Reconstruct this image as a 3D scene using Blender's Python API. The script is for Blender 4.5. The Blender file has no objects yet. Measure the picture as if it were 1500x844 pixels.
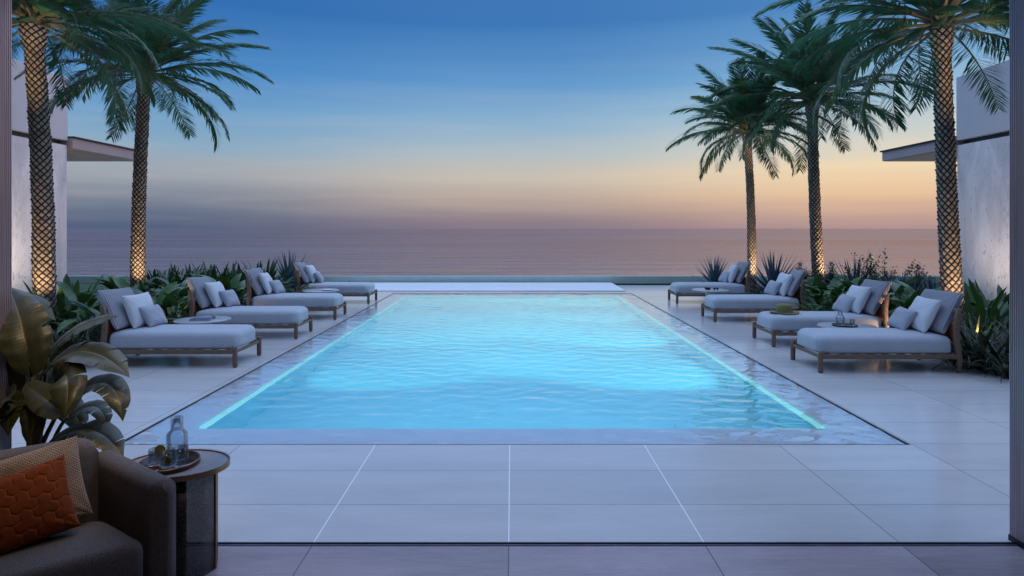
import bpy, bmesh, math, random
import numpy as np
from mathutils import Vector, Matrix, Euler
random.seed(7); rng = np.random.default_rng(7)
PI = math.pi; R = math.radians
sc = bpy.context.scene
COL = sc.collection

# ------------------------------------------------------------------ helpers
def lin(c):
    return tuple(((v/255)/12.92 if v/255 <= .04045 else ((v/255+.055)/1.055)**2.4) for v in c)

def N(nt, kind, **kw):
    n = nt.nodes.new(kind)
    for k, v in kw.items():
        if k in n.inputs.keys() if isinstance(k, str) and not hasattr(n, k) else False:
            n.inputs[k].default_value = v
        else:
            setattr(n, k, v)
    return n

def math_node(nt, op, a, b=None, c=None, clamp=False):
    n = nt.nodes.new('ShaderNodeMath'); n.operation = op; n.use_clamp = clamp
    for i, v in enumerate((a, b, c)):
        if v is None: continue
        if isinstance(v, (int, float)): n.inputs[i].default_value = v
        else: nt.links.new(v, n.inputs[i])
    return n.outputs[0]

def mixc(nt, fac, a, b, blend='MIX'):
    n = nt.nodes.new('ShaderNodeMix'); n.data_type = 'RGBA'; n.blend_type = blend
    for s, v in ((n.inputs[0], fac), (n.inputs[6], a), (n.inputs[7], b)):
        if isinstance(v, (int, float)): s.default_value = v
        elif isinstance(v, tuple): s.default_value = (*v[:3], 1)
        else: nt.links.new(v, s)
    return n.outputs[2]

def ramp(nt, fac, stops, interp='LINEAR'):
    n = nt.nodes.new('ShaderNodeValToRGB'); cr = n.color_ramp; cr.interpolation = interp
    while len(cr.elements) < len(stops): cr.elements.new(0.5)
    for e, (p, c) in zip(cr.elements, stops):
        e.position = p
        e.color = (c, c, c, 1) if isinstance(c, (int, float)) else (*c[:3], 1)
    nt.links.new(fac, n.inputs[0]); return n.outputs[0]

def noise(nt, vec, scale, detail=3, rough=.5, dist=0):
    n = nt.nodes.new('ShaderNodeTexNoise')
    n.inputs['Scale'].default_value = scale; n.inputs['Detail'].default_value = detail
    n.inputs['Roughness'].default_value = rough; n.inputs['Distortion'].default_value = dist
    if vec is not None: nt.links.new(vec, n.inputs['Vector'])
    return n.outputs[0]

def mapping(nt, vec, scale=(1,1,1), rot=(0,0,0), loc=(0,0,0)):
    n = nt.nodes.new('ShaderNodeMapping')
    n.inputs['Scale'].default_value = scale; n.inputs['Rotation'].default_value = rot; n.inputs['Location'].default_value = loc
    nt.links.new(vec, n.inputs['Vector']); return n.outputs[0]

def bump(nt, h, strength=.3, dist=.01, normal=None):
    n = nt.nodes.new('ShaderNodeBump'); n.inputs['Strength'].default_value = strength; n.inputs['Distance'].default_value = dist
    nt.links.new(h, n.inputs['Height'])
    if normal is not None: nt.links.new(normal, n.inputs['Normal'])
    return n.outputs[0]

def new_mat(name):
    m = bpy.data.materials.new(name); m.use_nodes = True
    nt = m.node_tree; b = nt.nodes['Principled BSDF']
    return m, nt, b

def simple(name, col, rough=.6, metal=0, var=.15, vscale=6, bstr=0, bscale=200, spec=.5, trans=0, ior=1.45, sheen=0):
    """plain surface with procedural colour variation and fine bump"""
    m, nt, b = new_mat(name)
    tc = nt.nodes.new('ShaderNodeTexCoord').outputs['Object']
    f = noise(nt, tc, vscale, 4, .6)
    lo = tuple(c*(1-var) for c in col); hi = tuple(min(1, c*(1+var)) for c in col)
    c = ramp(nt, f, [(.3, lo), (.7, hi)])
    nt.links.new(c, b.inputs['Base Color'])
    b.inputs['Roughness'].default_value = rough; b.inputs['Metallic'].default_value = metal
    b.inputs['Specular IOR Level'].default_value = spec
    b.inputs['Transmission Weight'].default_value = trans; b.inputs['IOR'].default_value = ior
    if sheen: b.inputs['Sheen Weight'].default_value = sheen
    if bstr:
        nt.links.new(bump(nt, noise(nt, tc, bscale, 2), bstr, .003), b.inputs['Normal'])
    return m

class MB:
    """collects pieces; build() links them as ONE mesh object"""
    def __init__(s): s.v = []; s.f = []; s.n = 0
    def add(s, v, f):
        v = np.asarray(v, float).reshape(-1, 3)
        s.v.append(v); s.f.extend([tuple(int(i)+s.n for i in q) for q in f]); s.n += len(v)
    def box(s, x0, x1, y0, y1, z0, z1):
        v = [(x0,y0,z0),(x1,y0,z0),(x1,y1,z0),(x0,y1,z0),(x0,y0,z1),(x1,y0,z1),(x1,y1,z1),(x0,y1,z1)]
        s.add(v, [(3,2,1,0),(4,5,6,7),(0,1,5,4),(1,2,6,5),(2,3,7,6),(3,0,4,7)])
    def loft(s, rings, cap0=True, cap1=True):
        rings = [np.asarray(r, float) for r in rings]; n = len(rings[0]); f = []
        for i in range(len(rings)-1):
            for j in range(n):
                k = (j+1) % n
                f.append((i*n+j, i*n+k, (i+1)*n+k, (i+1)*n+j))
        if cap0: f.append(tuple(range(n))[::-1])
        if cap1: f.append(tuple((len(rings)-1)*n+j for j in range(n)))
        s.add(np.concatenate(rings), f)
    def lathe(s, prof, n=32, c=(0,0,0), cap0=False, cap1=False):
        a = np.linspace(0, 2*PI, n, endpoint=False)
        s.loft([np.stack([c[0]+r*np.cos(a), c[1]+r*np.sin(a), np.full(n, c[2]+z)], 1) for r, z in prof], cap0, cap1)
    def tube(s, pts, rad, n=10, cap=True):
        pts = [Vector(p) for p in pts]; rings = []
        for i, p in enumerate(pts):
            d = (pts[min(i+1, len(pts)-1)] - pts[max(i-1, 0)]).normalized()
            u = d.cross(Vector((0,0,1)));
            if u.length < 1e-3: u = d.cross(Vector((0,1,0)))
            u.normalize(); w = u.cross(d)
            r = rad[i] if isinstance(rad, (list, tuple)) else rad
            rings.append([p + u*(r*math.cos(t)) + w*(r*math.sin(t)) for t in np.linspace(0, 2*PI, n, endpoint=False)])
        s.loft([[tuple(q) for q in r] for r in rings], cap, cap)
    def grid(s, P):
        P = np.asarray(P, float); a, b = P.shape[:2]
        f = [(i*b+j, i*b+j+1, (i+1)*b+j+1, (i+1)*b+j) for i in range(a-1) for j in range(b-1)]
        s.add(P.reshape(-1, 3), f)
    def mesh(s, name):
        me = bpy.data.meshes.new(name)
        v = np.concatenate(s.v) if s.v else np.zeros((0,3))
        me.from_pydata(v.tolist(), [], s.f); me.update(); return me
    def build(s, name, mat, parent=None, smooth=True, bevel=0, loc=None, fix=False):
        me = s.mesh(name)
        if fix:
            bm = bmesh.new(); bm.from_mesh(me); bmesh.ops.recalc_face_normals(bm, faces=bm.faces); bm.to_mesh(me); bm.free()
        return link(name, me, mat, parent, smooth, bevel, loc)

def link(name, me, mat, parent=None, smooth=True, bevel=0, loc=None):
    o = bpy.data.objects.new(name, me); COL.objects.link(o)
    if mat is not None and not me.materials: me.materials.append(mat)
    if smooth:
        me.polygons.foreach_set('use_smooth', [True]*len(me.polygons))
    if bevel:
        b = o.modifiers.new('bevel', 'BEVEL'); b.width = bevel; b.segments = 2; b.limit_method = 'ANGLE'; b.angle_limit = R(40)
        if smooth: b.harden_normals = False
    if parent is not None: o.parent = parent
    if loc is not None: o.location = loc
    return o

def tag(o, label=None, cat=None, group=None, kind=None):
    if label: o['label'] = label
    if cat: o['category'] = cat
    if group: o['group'] = group
    if kind: o['kind'] = kind
    return o

def thing(name, label, cat, loc=(0,0,0), rz=0, group=None):
    o = bpy.data.objects.new(name, None); COL.objects.link(o); o.empty_display_size = .2
    o.location = loc; o.rotation_euler = (0, 0, rz)
    return tag(o, label, cat, group)

CH = {}
def dup(o, parent=None, loc=None, rot=None, label=None, scale=None):
    c = o.copy(); COL.objects.link(c)
    if parent is not None: c.parent = parent
    for ch in [x for x in o.children]: dup(ch, c)
    if loc is not None: c.location = loc
    if rot is not None: c.rotation_euler = rot if hasattr(rot, '__len__') else (0, 0, rot)
    if scale is not None: c.scale = (scale,)*3 if not hasattr(scale, '__len__') else scale
    if label: c['label'] = label
    return c

H = 1.93; FPX = 888.0; VX, VY = 750.0, 335.0
def at(px, py, Y):
    return Vector(((px-VX)/FPX*Y, Y, H-(py-VY)/FPX*Y))

def rrect(x0, x1, y0, y1, ra, rb, z, n=8):
    """rounded rectangle ring; ra = radius at the x0 end, rb at the x1 end"""
    pts = []
    for cx, cy, r, a0 in ((x1-rb, y1-rb, rb, 0), (x0+ra, y1-ra, ra, 90), (x0+ra, y0+ra, ra, 180), (x1-rb, y0+rb, rb, 270)):
        for i in range(n):
            a = R(a0 + 90*i/(n-1)); pts.append((cx+r*math.cos(a), cy+r*math.sin(a), z))
    return pts

# ------------------------------------------------------------------ world, camera, lights
w = bpy.data.worlds.new('World'); sc.world = w; w.use_nodes = True
nt = w.node_tree; bg = nt.nodes['Background']
gen = nt.nodes.new('ShaderNodeTexCoord').outputs['Generated']
sep = nt.nodes.new('ShaderNodeSeparateXYZ'); nt.links.new(gen, sep.inputs[0])
wob = noise(nt, mapping(nt, gen, (1.2, 1.2, 22)), 1.6, 4, .55)
el = math_node(nt, 'ADD', sep.outputs[2], math_node(nt, 'MULTIPLY', math_node(nt, 'SUBTRACT', wob, .5), .030))
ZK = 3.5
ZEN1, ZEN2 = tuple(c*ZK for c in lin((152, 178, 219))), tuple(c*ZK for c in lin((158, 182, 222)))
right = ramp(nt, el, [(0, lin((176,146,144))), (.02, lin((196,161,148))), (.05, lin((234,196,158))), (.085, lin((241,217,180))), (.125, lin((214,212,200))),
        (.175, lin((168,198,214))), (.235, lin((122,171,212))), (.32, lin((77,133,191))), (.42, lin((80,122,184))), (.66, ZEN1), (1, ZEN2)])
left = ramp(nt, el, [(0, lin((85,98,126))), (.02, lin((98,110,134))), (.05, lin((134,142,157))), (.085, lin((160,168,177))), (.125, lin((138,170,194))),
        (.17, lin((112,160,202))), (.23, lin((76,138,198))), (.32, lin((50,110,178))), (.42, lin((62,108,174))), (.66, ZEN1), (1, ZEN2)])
hl = math_node(nt, 'SQRT', math_node(nt, 'ADD', math_node(nt, 'MULTIPLY', sep.outputs[0], sep.outputs[0]), math_node(nt, 'MULTIPLY', sep.outputs[1], sep.outputs[1])))
az = math_node(nt, 'DIVIDE', sep.outputs[0], math_node(nt, 'MAXIMUM', hl, .001))
azf = ramp(nt, math_node(nt, 'MULTIPLY_ADD', az, .5, .5), [(.24, 0.0), (.5, .42), (.77, 1.0)], 'EASE')
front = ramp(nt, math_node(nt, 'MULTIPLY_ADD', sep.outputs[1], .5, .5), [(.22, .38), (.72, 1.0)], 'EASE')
skyc = mixc(nt, azf, left, right)
cl = noise(nt, mapping(nt, gen, (2.2, 2.2, 34)), 1.5, 6, .6, .5)
band = math_node(nt, 'MULTIPLY', ramp(nt, cl, [(.48, 0.0), (.72, .13)]), ramp(nt, sep.outputs[2], [(.0, .3), (.06, 1.0), (.2, .5), (.3, 0.0)]))
skyc = mixc(nt, band, skyc, lin((226, 200, 190)))
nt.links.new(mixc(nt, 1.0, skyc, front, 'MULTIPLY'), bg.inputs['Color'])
bg.inputs['Strength'].default_value = 1.0

cam = bpy.data.cameras.new('camera'); co = bpy.data.objects.new('camera', cam); COL.objects.link(co)
co.location = (0, 0, H); co.rotation_euler = (PI/2, 0, 0)
cam.sensor_width = 36; cam.lens = FPX/1500*36; cam.shift_y = -87/1500; cam.clip_end = 200000; cam.clip_start = .05
sc.camera = co

def lamp(name, kind, loc, energy, col, target=None, **kw):
    l = bpy.data.lights.new(name, kind); l.energy = energy; l.color = col
    for k, v in kw.items(): setattr(l, k, v)
    o = bpy.data.objects.new(name, l); COL.objects.link(o); o.location = loc
    if target is not None: o.rotation_euler = (Vector(target)-Vector(loc)).to_track_quat('-Z', 'Y').to_euler()
    return o
# afterglow of the set sun, low over the sea on the right
lamp('sun', 'SUN', (40, 12, 10), .5, (1, .58, .45), target=(40-30, 12-4, 10-6), angle=R(40))

sc.view_settings.view_transform = 'Standard'; sc.view_settings.look = 'None'
sc.view_settings.exposure = 0; sc.view_settings.gamma = 1
cy = sc.cycles
cy.use_denoising = True; cy.denoiser = 'OPENIMAGEDENOISE'
cy.max_bounces = 14; cy.diffuse_bounces = 4; cy.glossy_bounces = 4; cy.transmission_bounces = 12; cy.transparent_max_bounces = 16
cy.sample_clamp_indirect = 4; cy.caustics_reflective = True; cy.caustics_refractive = True
cy.blur_glossy = .3

WARM = (1, .68, .40)

# ------------------------------------------------------------------ materials
def deck_mat(name, base, var, glow_joint, row=.6, colw=1.2, y0=5.44, rough=(.22, .42)):
    m, nt, b = new_mat(name)
    pos = nt.nodes.new('ShaderNodeNewGeometry').outputs['Position']
    s = nt.nodes.new('ShaderNodeSeparateXYZ'); nt.links.new(pos, s.inputs[0])
    u = math_node(nt, 'DIVIDE', math_node(nt, 'ADD', s.outputs[0], .02), colw)
    v = math_node(nt, 'DIVIDE', math_node(nt, 'SUBTRACT', s.outputs[1], y0), row)
    fu = math_node(nt, 'ABSOLUTE', math_node(nt, 'SUBTRACT', u, math_node(nt, 'ROUND', u)))
    fv = math_node(nt, 'ABSOLUTE', math_node(nt, 'SUBTRACT', v, math_node(nt, 'ROUND', v)))
    ju = math_node(nt, 'LESS_THAN', fu, .0028/colw*1.2); jv = math_node(nt, 'LESS_THAN', fv, .0026/row)
    # one tone per tile
    comb = nt.nodes.new('ShaderNodeCombineXYZ')
    nt.links.new(math_node(nt, 'FLOOR', u), comb.inputs[0]); nt.links.new(math_node(nt, 'FLOOR', v), comb.inputs[1])
    wn = nt.nodes.new('ShaderNodeTexWhiteNoise'); wn.noise_dimensions = '2D'; nt.links.new(comb.outputs[0], wn.inputs['Vector'])
    n1 = noise(nt, mapping(nt, pos, (.7, 3.6, 1)), 1.1, 5, .55, .3)
    n2 = noise(nt, mapping(nt, pos, (2, 14, 1)), 3, 4, .6)
    t = math_node(nt, 'ADD', math_node(nt, 'MULTIPLY', n1, .45), math_node(nt, 'ADD', math_node(nt, 'MULTIPLY', n2, .25), math_node(nt, 'ADD', math_node(nt, 'MULTIPLY', wn.outputs[0], .2), math_node(nt, 'MULTIPLY', noise(nt, pos, 90, 2), .10))))
    c = ramp(nt, t, [(.3, tuple(x*(1-var) for x in base)), (.7, tuple(min(1, x*(1+var)) for x in base))])
    c = mixc(nt, jv, c, tuple(x*.35 for x in base))
    if glow_joint:
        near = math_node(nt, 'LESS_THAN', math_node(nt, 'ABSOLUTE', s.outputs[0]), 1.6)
        jc = mixc(nt, near, tuple(x*.4 for x in base), (.95, .95, .95))  # middle joints pale: the glow they reflect is put into their colour
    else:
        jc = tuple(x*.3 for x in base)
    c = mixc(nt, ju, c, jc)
    nt.links.new(c, b.inputs['Base Color'])
    nt.links.new(ramp(nt, n1, [(.3, rough[0]), (.75, rough[1])]), b.inputs['Roughness'])
    nt.links.new(bump(nt, noise(nt, pos, 60, 3), .04, .01), b.inputs['Normal'])
    return m
M = {}
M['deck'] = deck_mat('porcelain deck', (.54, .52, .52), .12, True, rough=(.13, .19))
M['inner_floor'] = deck_mat('grey stone floor', (.335, .262, .285), .36, False, row=1.2, colw=1.2, y0=2.49, rough=(.18, .30))
M['dark_metal'] = simple('dark metal', (.03, .032, .04), .35, .7, .2)
M['sill_metal'] = simple('sill metal', (.16, .15, .19), .3, .6, .2)
M['track'] = simple('track metal', (.13, .115, .15), .4, .3, .15)
M['soil'] = simple('soil', (.025, .02, .016), .95, 0, .4, 8, .8, 40)
M['lawn'] = simple('lawn', (.03, .085, .025), .9, 0, .5, 25, .9, 150)
M['parapet'] = simple('parapet stone', (.52, .68, .66), .5, 0, .05, 2, .1, 80)
M['plaster'] = simple('plaster', (.55, .54, .57), .85, 0, .05, .8, .12, 60)
M['canopy'] = simple('canopy', (.40, .33, .33), .55, .0, .06, 1)
M['soffit'] = simple('soffit', (.60, .40, .22), .6, 0, .12, 2)
M['ledge'] = simple('pool ledge', (.90, .89, .93), .5, 0, .02, 3)
M['teak'] = None
M['leather'] = simple('leather', (.20, .062, .022), .5, 0, .25, 9, .2, 300)
M['mattress'] = simple('mattress fabric', (.41, .435, .49), .92, 0, .04, 3, .25, 700, sheen=.2)
M['pillow_white'] = simple('white pillow', (.56, .585, .63), .92, 0, .03, 3, .25, 500, sheen=.2)
M['pillow_grey'] = simple('grey pillow', (.34, .36, .42), .92, 0, .04, 3, .25, 500, sheen=.2)
M['table_top'] = simple('table top', (.33, .345, .365), .3, 0, .08, 4)
M['table_base'] = simple('table base', (.50, .56, .53), .5, 0, .08, 4)
M['sofa'] = simple('sofa fabric', (.110, .100, .104), .95, 0, .42, 150, .9, 260)
M['gold'] = simple('gold edge', (.34, .23, .13), .28, 1, .1)
M['tray'] = simple('tray', (.035, .024, .022), .3, .3, .3)
M['copper'] = simple('copper', (.42, .19, .12), .25, 1, .1)
M['straw'] = simple('straw', (.20, .17, .082), .85, 0, .25, 60, .5, 240)
M['book'] = simple('book cover', (.05, .08, .17), .5, 0, .1)
M['black'] = simple('black', (.012, .012, .014), .4, 0, .1)
M['ceiling'] = simple('ceiling', (.35, .33, .32), .8, 0, .05)
M['room_wall'] = simple('room wall', (.16, .14, .135), .8, 0, .05)
M['lemon'] = simple('lemon', (.30, .24, .05), .5, 0, .1, 40)
M['rind'] = simple('leaf rind', (.16, .25, .05), .5, 0, .2, 40)

def soften(m, scale, strength, dist):
    nt = m.node_tree; b = nt.nodes['Principled BSDF']; tc = nt.nodes.new('ShaderNodeTexCoord').outputs['Object']
    old = b.inputs['Normal'].links[0].from_socket if b.inputs['Normal'].links else None
    nt.links.new(bump(nt, noise(nt, tc, scale, 4, .55, .8), strength, dist, old), b.inputs['Normal'])
soften(M['mattress'], 4.5, .35, .03); soften(M['sofa'], 5, .25, .02)
def wood():
    m, nt, b = new_mat('teak')
    tc = nt.nodes.new('ShaderNodeTexCoord').outputs['Object']
    f = noise(nt, mapping(nt, tc, (3, 30, 30)), 4, 5, .6, .4)
    nt.links.new(ramp(nt, f, [(.3, (.11, .070, .050)), (.7, (.22, .145, .105))]), b.inputs['Base Color'])
    b.inputs['Roughness'].default_value = .55
    nt.links.new(bump(nt, f, .12, .004), b.inputs['Normal']); return m
M['teak'] = wood()

def striped():
    m, nt, b = new_mat('striped fabric')
    tc = nt.nodes.new('ShaderNodeTexCoord').outputs['Object']
    s = nt.nodes.new('ShaderNodeSeparateXYZ'); nt.links.new(tc, s.inputs[0])
    wv = math_node(nt, 'SINE', math_node(nt, 'MULTIPLY', s.outputs[0], 2*PI/.024))
    f = math_node(nt, 'MULTIPLY_ADD', wv, .5, .5)
    nt.links.new(ramp(nt, f, [(.2, (.17, .175, .21)), (.7, (.34, .345, .385))]), b.inputs['Base Color'])
    b.inputs['Roughness'].default_value = .95
    nt.links.new(bump(nt, f, .5, .006), b.inputs['Normal']); return m
M['striped'] = striped()

def stone_wall():
    m, nt, b = new_mat('travertine')
    tc = nt.nodes.new('ShaderNodeTexCoord').outputs['Object']
    n1 = noise(nt, mapping(nt, tc, (1, 1.2, .35)), 1.1, 6, .65, 1.4)
    pits = noise(nt, mapping(nt, tc, (5, 5, 1.6)), 2.4, 5, .7, .8)
    zone = noise(nt, mapping(nt, tc, (.5, .5, .3)), .9, 2)
    streak = noise(nt, mapping(nt, tc, (9, 9, .8)), 1.6, 4, .7, 1.0)
    base = ramp(nt, n1, [(.25, (.54, .52, .535)), (.6, (.80, .78, .79)), (.75, (.88, .86, .87))])
    base = mixc(nt, ramp(nt, streak, [(.55, 0.0), (.75, .35)]), base, (.55, .52, .52))
    p = ramp(nt, math_node(nt, 'ADD', pits, math_node(nt, 'MULTIPLY', zone, .22)), [(.69, 0.0), (.78, .6)])
    nt.links.new(mixc(nt, p, base, (.15, .12, .11)), b.inputs['Base Color'])
    b.inputs['Roughness'].default_value = .75
    nt.links.new(bump(nt, n1, .9, .09, bump(nt, pits, .6, .03)), b.inputs['Normal']); return m
M['stone'] = stone_wall()

def leaf_mat(name, lo, hi, rough=.4, vs=3.0, trans=.12):
    m, nt, b = new_mat(name)
    g = nt.nodes.new('ShaderNodeNewGeometry')
    oi = nt.nodes.new('ShaderNodeObjectInfo')
    tc = nt.nodes.new('ShaderNodeTexCoord').outputs['Object']
    f = noise(nt, tc, vs, 3, .6)
    f2 = math_node(nt, 'ADD', math_node(nt, 'MULTIPLY', f, .6), math_node(nt, 'MULTIPLY', g.outputs['Random Per Island'], .4))
    nt.links.new(ramp(nt, f2, [(.25, lo), (.75, hi)]), b.inputs['Base Color'])
    b.inputs['Roughness'].default_value = rough
    b.inputs['Subsurface Weight'].default_value = 0
    if trans:
        t = nt.nodes.new('ShaderNodeBsdfTranslucent'); nt.links.new(ramp(nt, f2, [(.25, hi), (.75, tuple(x*1.5 for x in hi))]), t.inputs['Color'])
        mx = nt.nodes.new('ShaderNodeMixShader'); mx.inputs[0].default_value = trans
        nt.links.new(b.outputs[0], mx.inputs[1]); nt.links.new(t.outputs[0], mx.inputs[2])
        nt.links.new(mx.outputs[0], nt.nodes['Material Output'].inputs['Surface'])
    return m
M['frond'] = leaf_mat('palm frond', (.016, .075, .036), (.060, .170, .070), .6, 2.0)
M['rachis'] = simple('rachis', (.12, .115, .065), .5, 0, .2)
M['agave'] = leaf_mat('agave', (.045, .085, .11), (.11, .17, .21), .5, 4, 0)
M['broad'] = leaf_mat('broad leaf', (.020, .062, .016), (.065, .15, .035), .35, 3)
M['strap'] = leaf_mat('strap leaf', (.035, .055, .018), (.13, .14, .055), .45, 3)
M['darkstrap'] = leaf_mat('dark strap leaf', (.016, .026, .014), (.05, .062, .030), .45, 3)
M['bush'] = leaf_mat('bush leaf', (.020, .045, .028), (.06, .10, .055), .45, 5)
M['cover'] = leaf_mat('cover leaf', (.014, .036, .012), (.045, .09, .028), .5, 2)
M['twig'] = simple('twig', (.06, .045, .03), .8)
M['hedge'] = leaf_mat('hedge leaf', (.012, .040, .012), (.038, .095, .028), .45, 3)
M['yellow'] = leaf_mat('variegated leaf', (.08, .12, .03), (.28, .30, .10), .4, 4)

def banana_mat():
    m, nt, b = new_mat('banana leaf')
    uv = nt.nodes.new('ShaderNodeUVMap').outputs[0]
    s = nt.nodes.new('ShaderNodeSeparateXYZ'); nt.links.new(uv, s.inputs[0])
    # veins run from the midrib to the margin
    vein = math_node(nt, 'SINE', math_node(nt, 'MULTIPLY', math_node(nt, 'SUBTRACT', s.outputs[0], math_node(nt, 'MULTIPLY', math_node(nt, 'ABSOLUTE', s.outputs[1]), .10)), 420))
    f = noise(nt, uv, 3, 4, .6)
    c = ramp(nt, f, [(.3, (.022, .032, .014)), (.7, (.052, .062, .026))])
    rib = math_node(nt, 'LESS_THAN', math_node(nt, 'ABSOLUTE', s.outputs[1]), .035)
    c = mixc(nt, rib, c, (.16, .14, .05))
    c = mixc(nt, math_node(nt, 'MULTIPLY', math_node(nt, 'MULTIPLY_ADD', vein, .5, .5), .3), c, (.075, .07, .026))
    nt.links.new(c, b.inputs['Base Color']); b.inputs['Roughness'].default_value = .33
    nt.links.new(bump(nt, vein, .25, .003), b.inputs['Normal'])
    return m
M['banana'] = banana_mat()
M['banana_stem'] = simple('banana stem', (.035, .033, .016), .5, 0, .3)

def trunk_mat():
    m, nt, b = new_mat('palm trunk')
    uv = nt.nodes.new('ShaderNodeUVMap').outputs[0]
    s = nt.nodes.new('ShaderNodeSeparateXYZ'); nt.links.new(uv, s.inputs[0])
    def tri(x):   # distance to the nearest whole number, 0..0.5
        return math_node(nt, 'ABSOLUTE', math_node(nt, 'SUBTRACT', x, math_node(nt, 'ROUND', x)))
    p = tri(math_node(nt, 'ADD', s.outputs[0], s.outputs[1])); q = tri(math_node(nt, 'SUBTRACT', s.outputs[0], s.outputs[1]))
    e = math_node(nt, 'MINIMUM', p, q)
    f = noise(nt, mapping(nt, uv, (2, 3, 1)), 2.2, 4, .65)
    c = ramp(nt, f, [(.3, (.22, .18, .145)), (.7, (.42, .35, .28))])
    cb = nt.nodes.new('ShaderNodeCombineXYZ')
    nt.links.new(math_node(nt, 'FLOOR', math_node(nt, 'ADD', s.outputs[0], s.outputs[1])), cb.inputs[0]); nt.links.new(math_node(nt, 'FLOOR', math_node(nt, 'SUBTRACT', s.outputs[0], s.outputs[1])), cb.inputs[1])
    wn = nt.nodes.new('ShaderNodeTexWhiteNoise'); wn.noise_dimensions = '2D'; nt.links.new(cb.outputs[0], wn.inputs['Vector'])
    c = mixc(nt, ramp(nt, wn.outputs[0], [(.45, 0.0), (1, .6)]), c, (.10, .08, .065))
    c = mixc(nt, ramp(nt, e, [(.10, 1.0), (.19, 0.0)]), c, (.018, .015, .014))
    nt.links.new(c, b.inputs['Base Color']); b.inputs['Roughness'].default_value = .85
    nt.links.new(bump(nt, noise(nt, mapping(nt, uv, (14, 3, 1)), 3, 3), .4, .01), b.inputs['Normal'])
    return m
M['trunk'] = trunk_mat()

def glass_mat(name, col=(.9, .95, 1)):
    m = bpy.data.materials.new(name); m.use_nodes = True; nt = m.node_tree; nt.nodes.remove(nt.nodes['Principled BSDF'])
    t = nt.nodes.new('ShaderNodeBsdfTransparent'); t.inputs[0].default_value = (*col, 1)
    g = nt.nodes.new('ShaderNodeBsdfGlossy'); g.inputs['Roughness'].default_value = .04
    lw = nt.nodes.new('ShaderNodeLayerWeight'); lw.inputs[0].default_value = .35
    tc = nt.nodes.new('ShaderNodeTexCoord').outputs['Object']
    nt.links.new(bump(nt, noise(nt, tc, 12, 2), .03, .002), g.inputs['Normal'])
    mx = nt.nodes.new('ShaderNodeMixShader'); nt.links.new(math_node(nt, 'MULTIPLY_ADD', lw.outputs['Fresnel'], .55, .03), mx.inputs[0])
    nt.links.new(t.outputs[0], mx.inputs[1]); nt.links.new(g.outputs[0], mx.inputs[2])
    nt.links.new(mx.outputs[0], nt.nodes['Material Output'].inputs['Surface']); return m
M['glass'] = glass_mat('clear glass', (.92, .95, .97))
M['smoke'] = None

def emit(name, col, strength):
    m = bpy.data.materials.new(name); m.use_nodes = True; nt = m.node_tree
    nt.nodes.remove(nt.nodes['Principled BSDF'])
    e = nt.nodes.new('ShaderNodeEmission'); e.inputs[0].default_value = (*col, 1); e.inputs[1].default_value = strength
    nt.links.new(e.outputs[0], nt.nodes['Material Output'].inputs['Surface']); return m
M['led'] = emit('led strip', (.30, .90, 1.0), 1.08)
M['pool_lens'] = emit('pool lens', (.25, .85, 1.0), .75)
M['lens'] = emit('warm lens', WARM, 1.2)

def water_mat():
    m, nt, b = new_mat('pool water')
    b.inputs['Base Color'].default_value = (.86, .96, 1, 1); b.inputs['Roughness'].default_value = 0
    b.inputs['Transmission Weight'].default_value = 1; b.inputs['IOR'].default_value = 1.58
    b.inputs['Coat Weight'].default_value = .7; b.inputs['Coat IOR'].default_value = 1.8; b.inputs['Coat Roughness'].default_value = 0
    pos = nt.nodes.new('ShaderNodeNewGeometry').outputs['Position']
    h = noise(nt, mapping(nt, pos, (1.0, 1.6, 1)), 3.2, 3, .5, .5)
    nt.links.new(bump(nt, h, .08, .02), b.inputs['Normal']); return m
M['water'] = water_mat()

def basin_mat():
    m, nt, b = new_mat('pool tile')
    pos = nt.nodes.new('ShaderNodeNewGeometry').outputs['Position']
    f = noise(nt, pos, 3, 4)
    nt.links.new(ramp(nt, f, [(.3, (.46, .74, .82)), (.7, (.52, .80, .87))]), b.inputs['Base Color'])
    b.inputs['Roughness'].default_value = .6; return m
M['basin'] = basin_mat()

def sea_mat():
    m = bpy.data.materials.new('sea water'); m.use_nodes = True; nt = m.node_tree; nt.nodes.remove(nt.nodes['Principled BSDF'])
    pos = nt.nodes.new('ShaderNodeNewGeometry').outputs['Position']
    d = nt.nodes.new('ShaderNodeBsdfDiffuse'); d.inputs[0].default_value = (.05, .035, .055, 1)
    g = nt.nodes.new('ShaderNodeBsdfGlossy'); g.inputs[0].default_value = (.57, .52, .62, 1)
    big = noise(nt, mapping(nt, pos, (.0022, .008, 1)), 1.0, 6, .62, .6)
    mid = noise(nt, mapping(nt, pos, (.018, .07, 1)), 1.0, 5, .65, .4)
    nt.links.new(ramp(nt, big, [(.35, .09), (.65, .15)]), g.inputs['Roughness'])
    nt.links.new(bump(nt, noise(nt, mapping(nt, pos, (.25, .5, 1)), 1.0, 4, .6), .22, .12, bump(nt, mid, .28, 1.6)), g.inputs['Normal'])
    mx = nt.nodes.new('ShaderNodeMixShader'); mx.inputs[0].default_value = .86
    nt.links.new(d.outputs[0], mx.inputs[1]); nt.links.new(g.outputs[0], mx.inputs[2])
    nt.links.new(mx.outputs[0], nt.nodes['Material Output'].inputs['Surface']); return m
M['sea'] = sea_mat()

def fluted_mat():
    m, nt, b = new_mat('fluted bronze')
    tc = nt.nodes.new('ShaderNodeTexCoord').outputs['Object']
    f = noise(nt, mapping(nt, tc, (30, 30, .4)), 3, 3)
    nt.links.new(ramp(nt, f, [(.3, (.40, .345, .37)), (.7, (.56, .48, .51))]), b.inputs['Base Color'])
    b.inputs['Metallic'].default_value = .9; b.inputs['Roughness'].default_value = .34; return m
M['fluted'] = fluted_mat()

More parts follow.
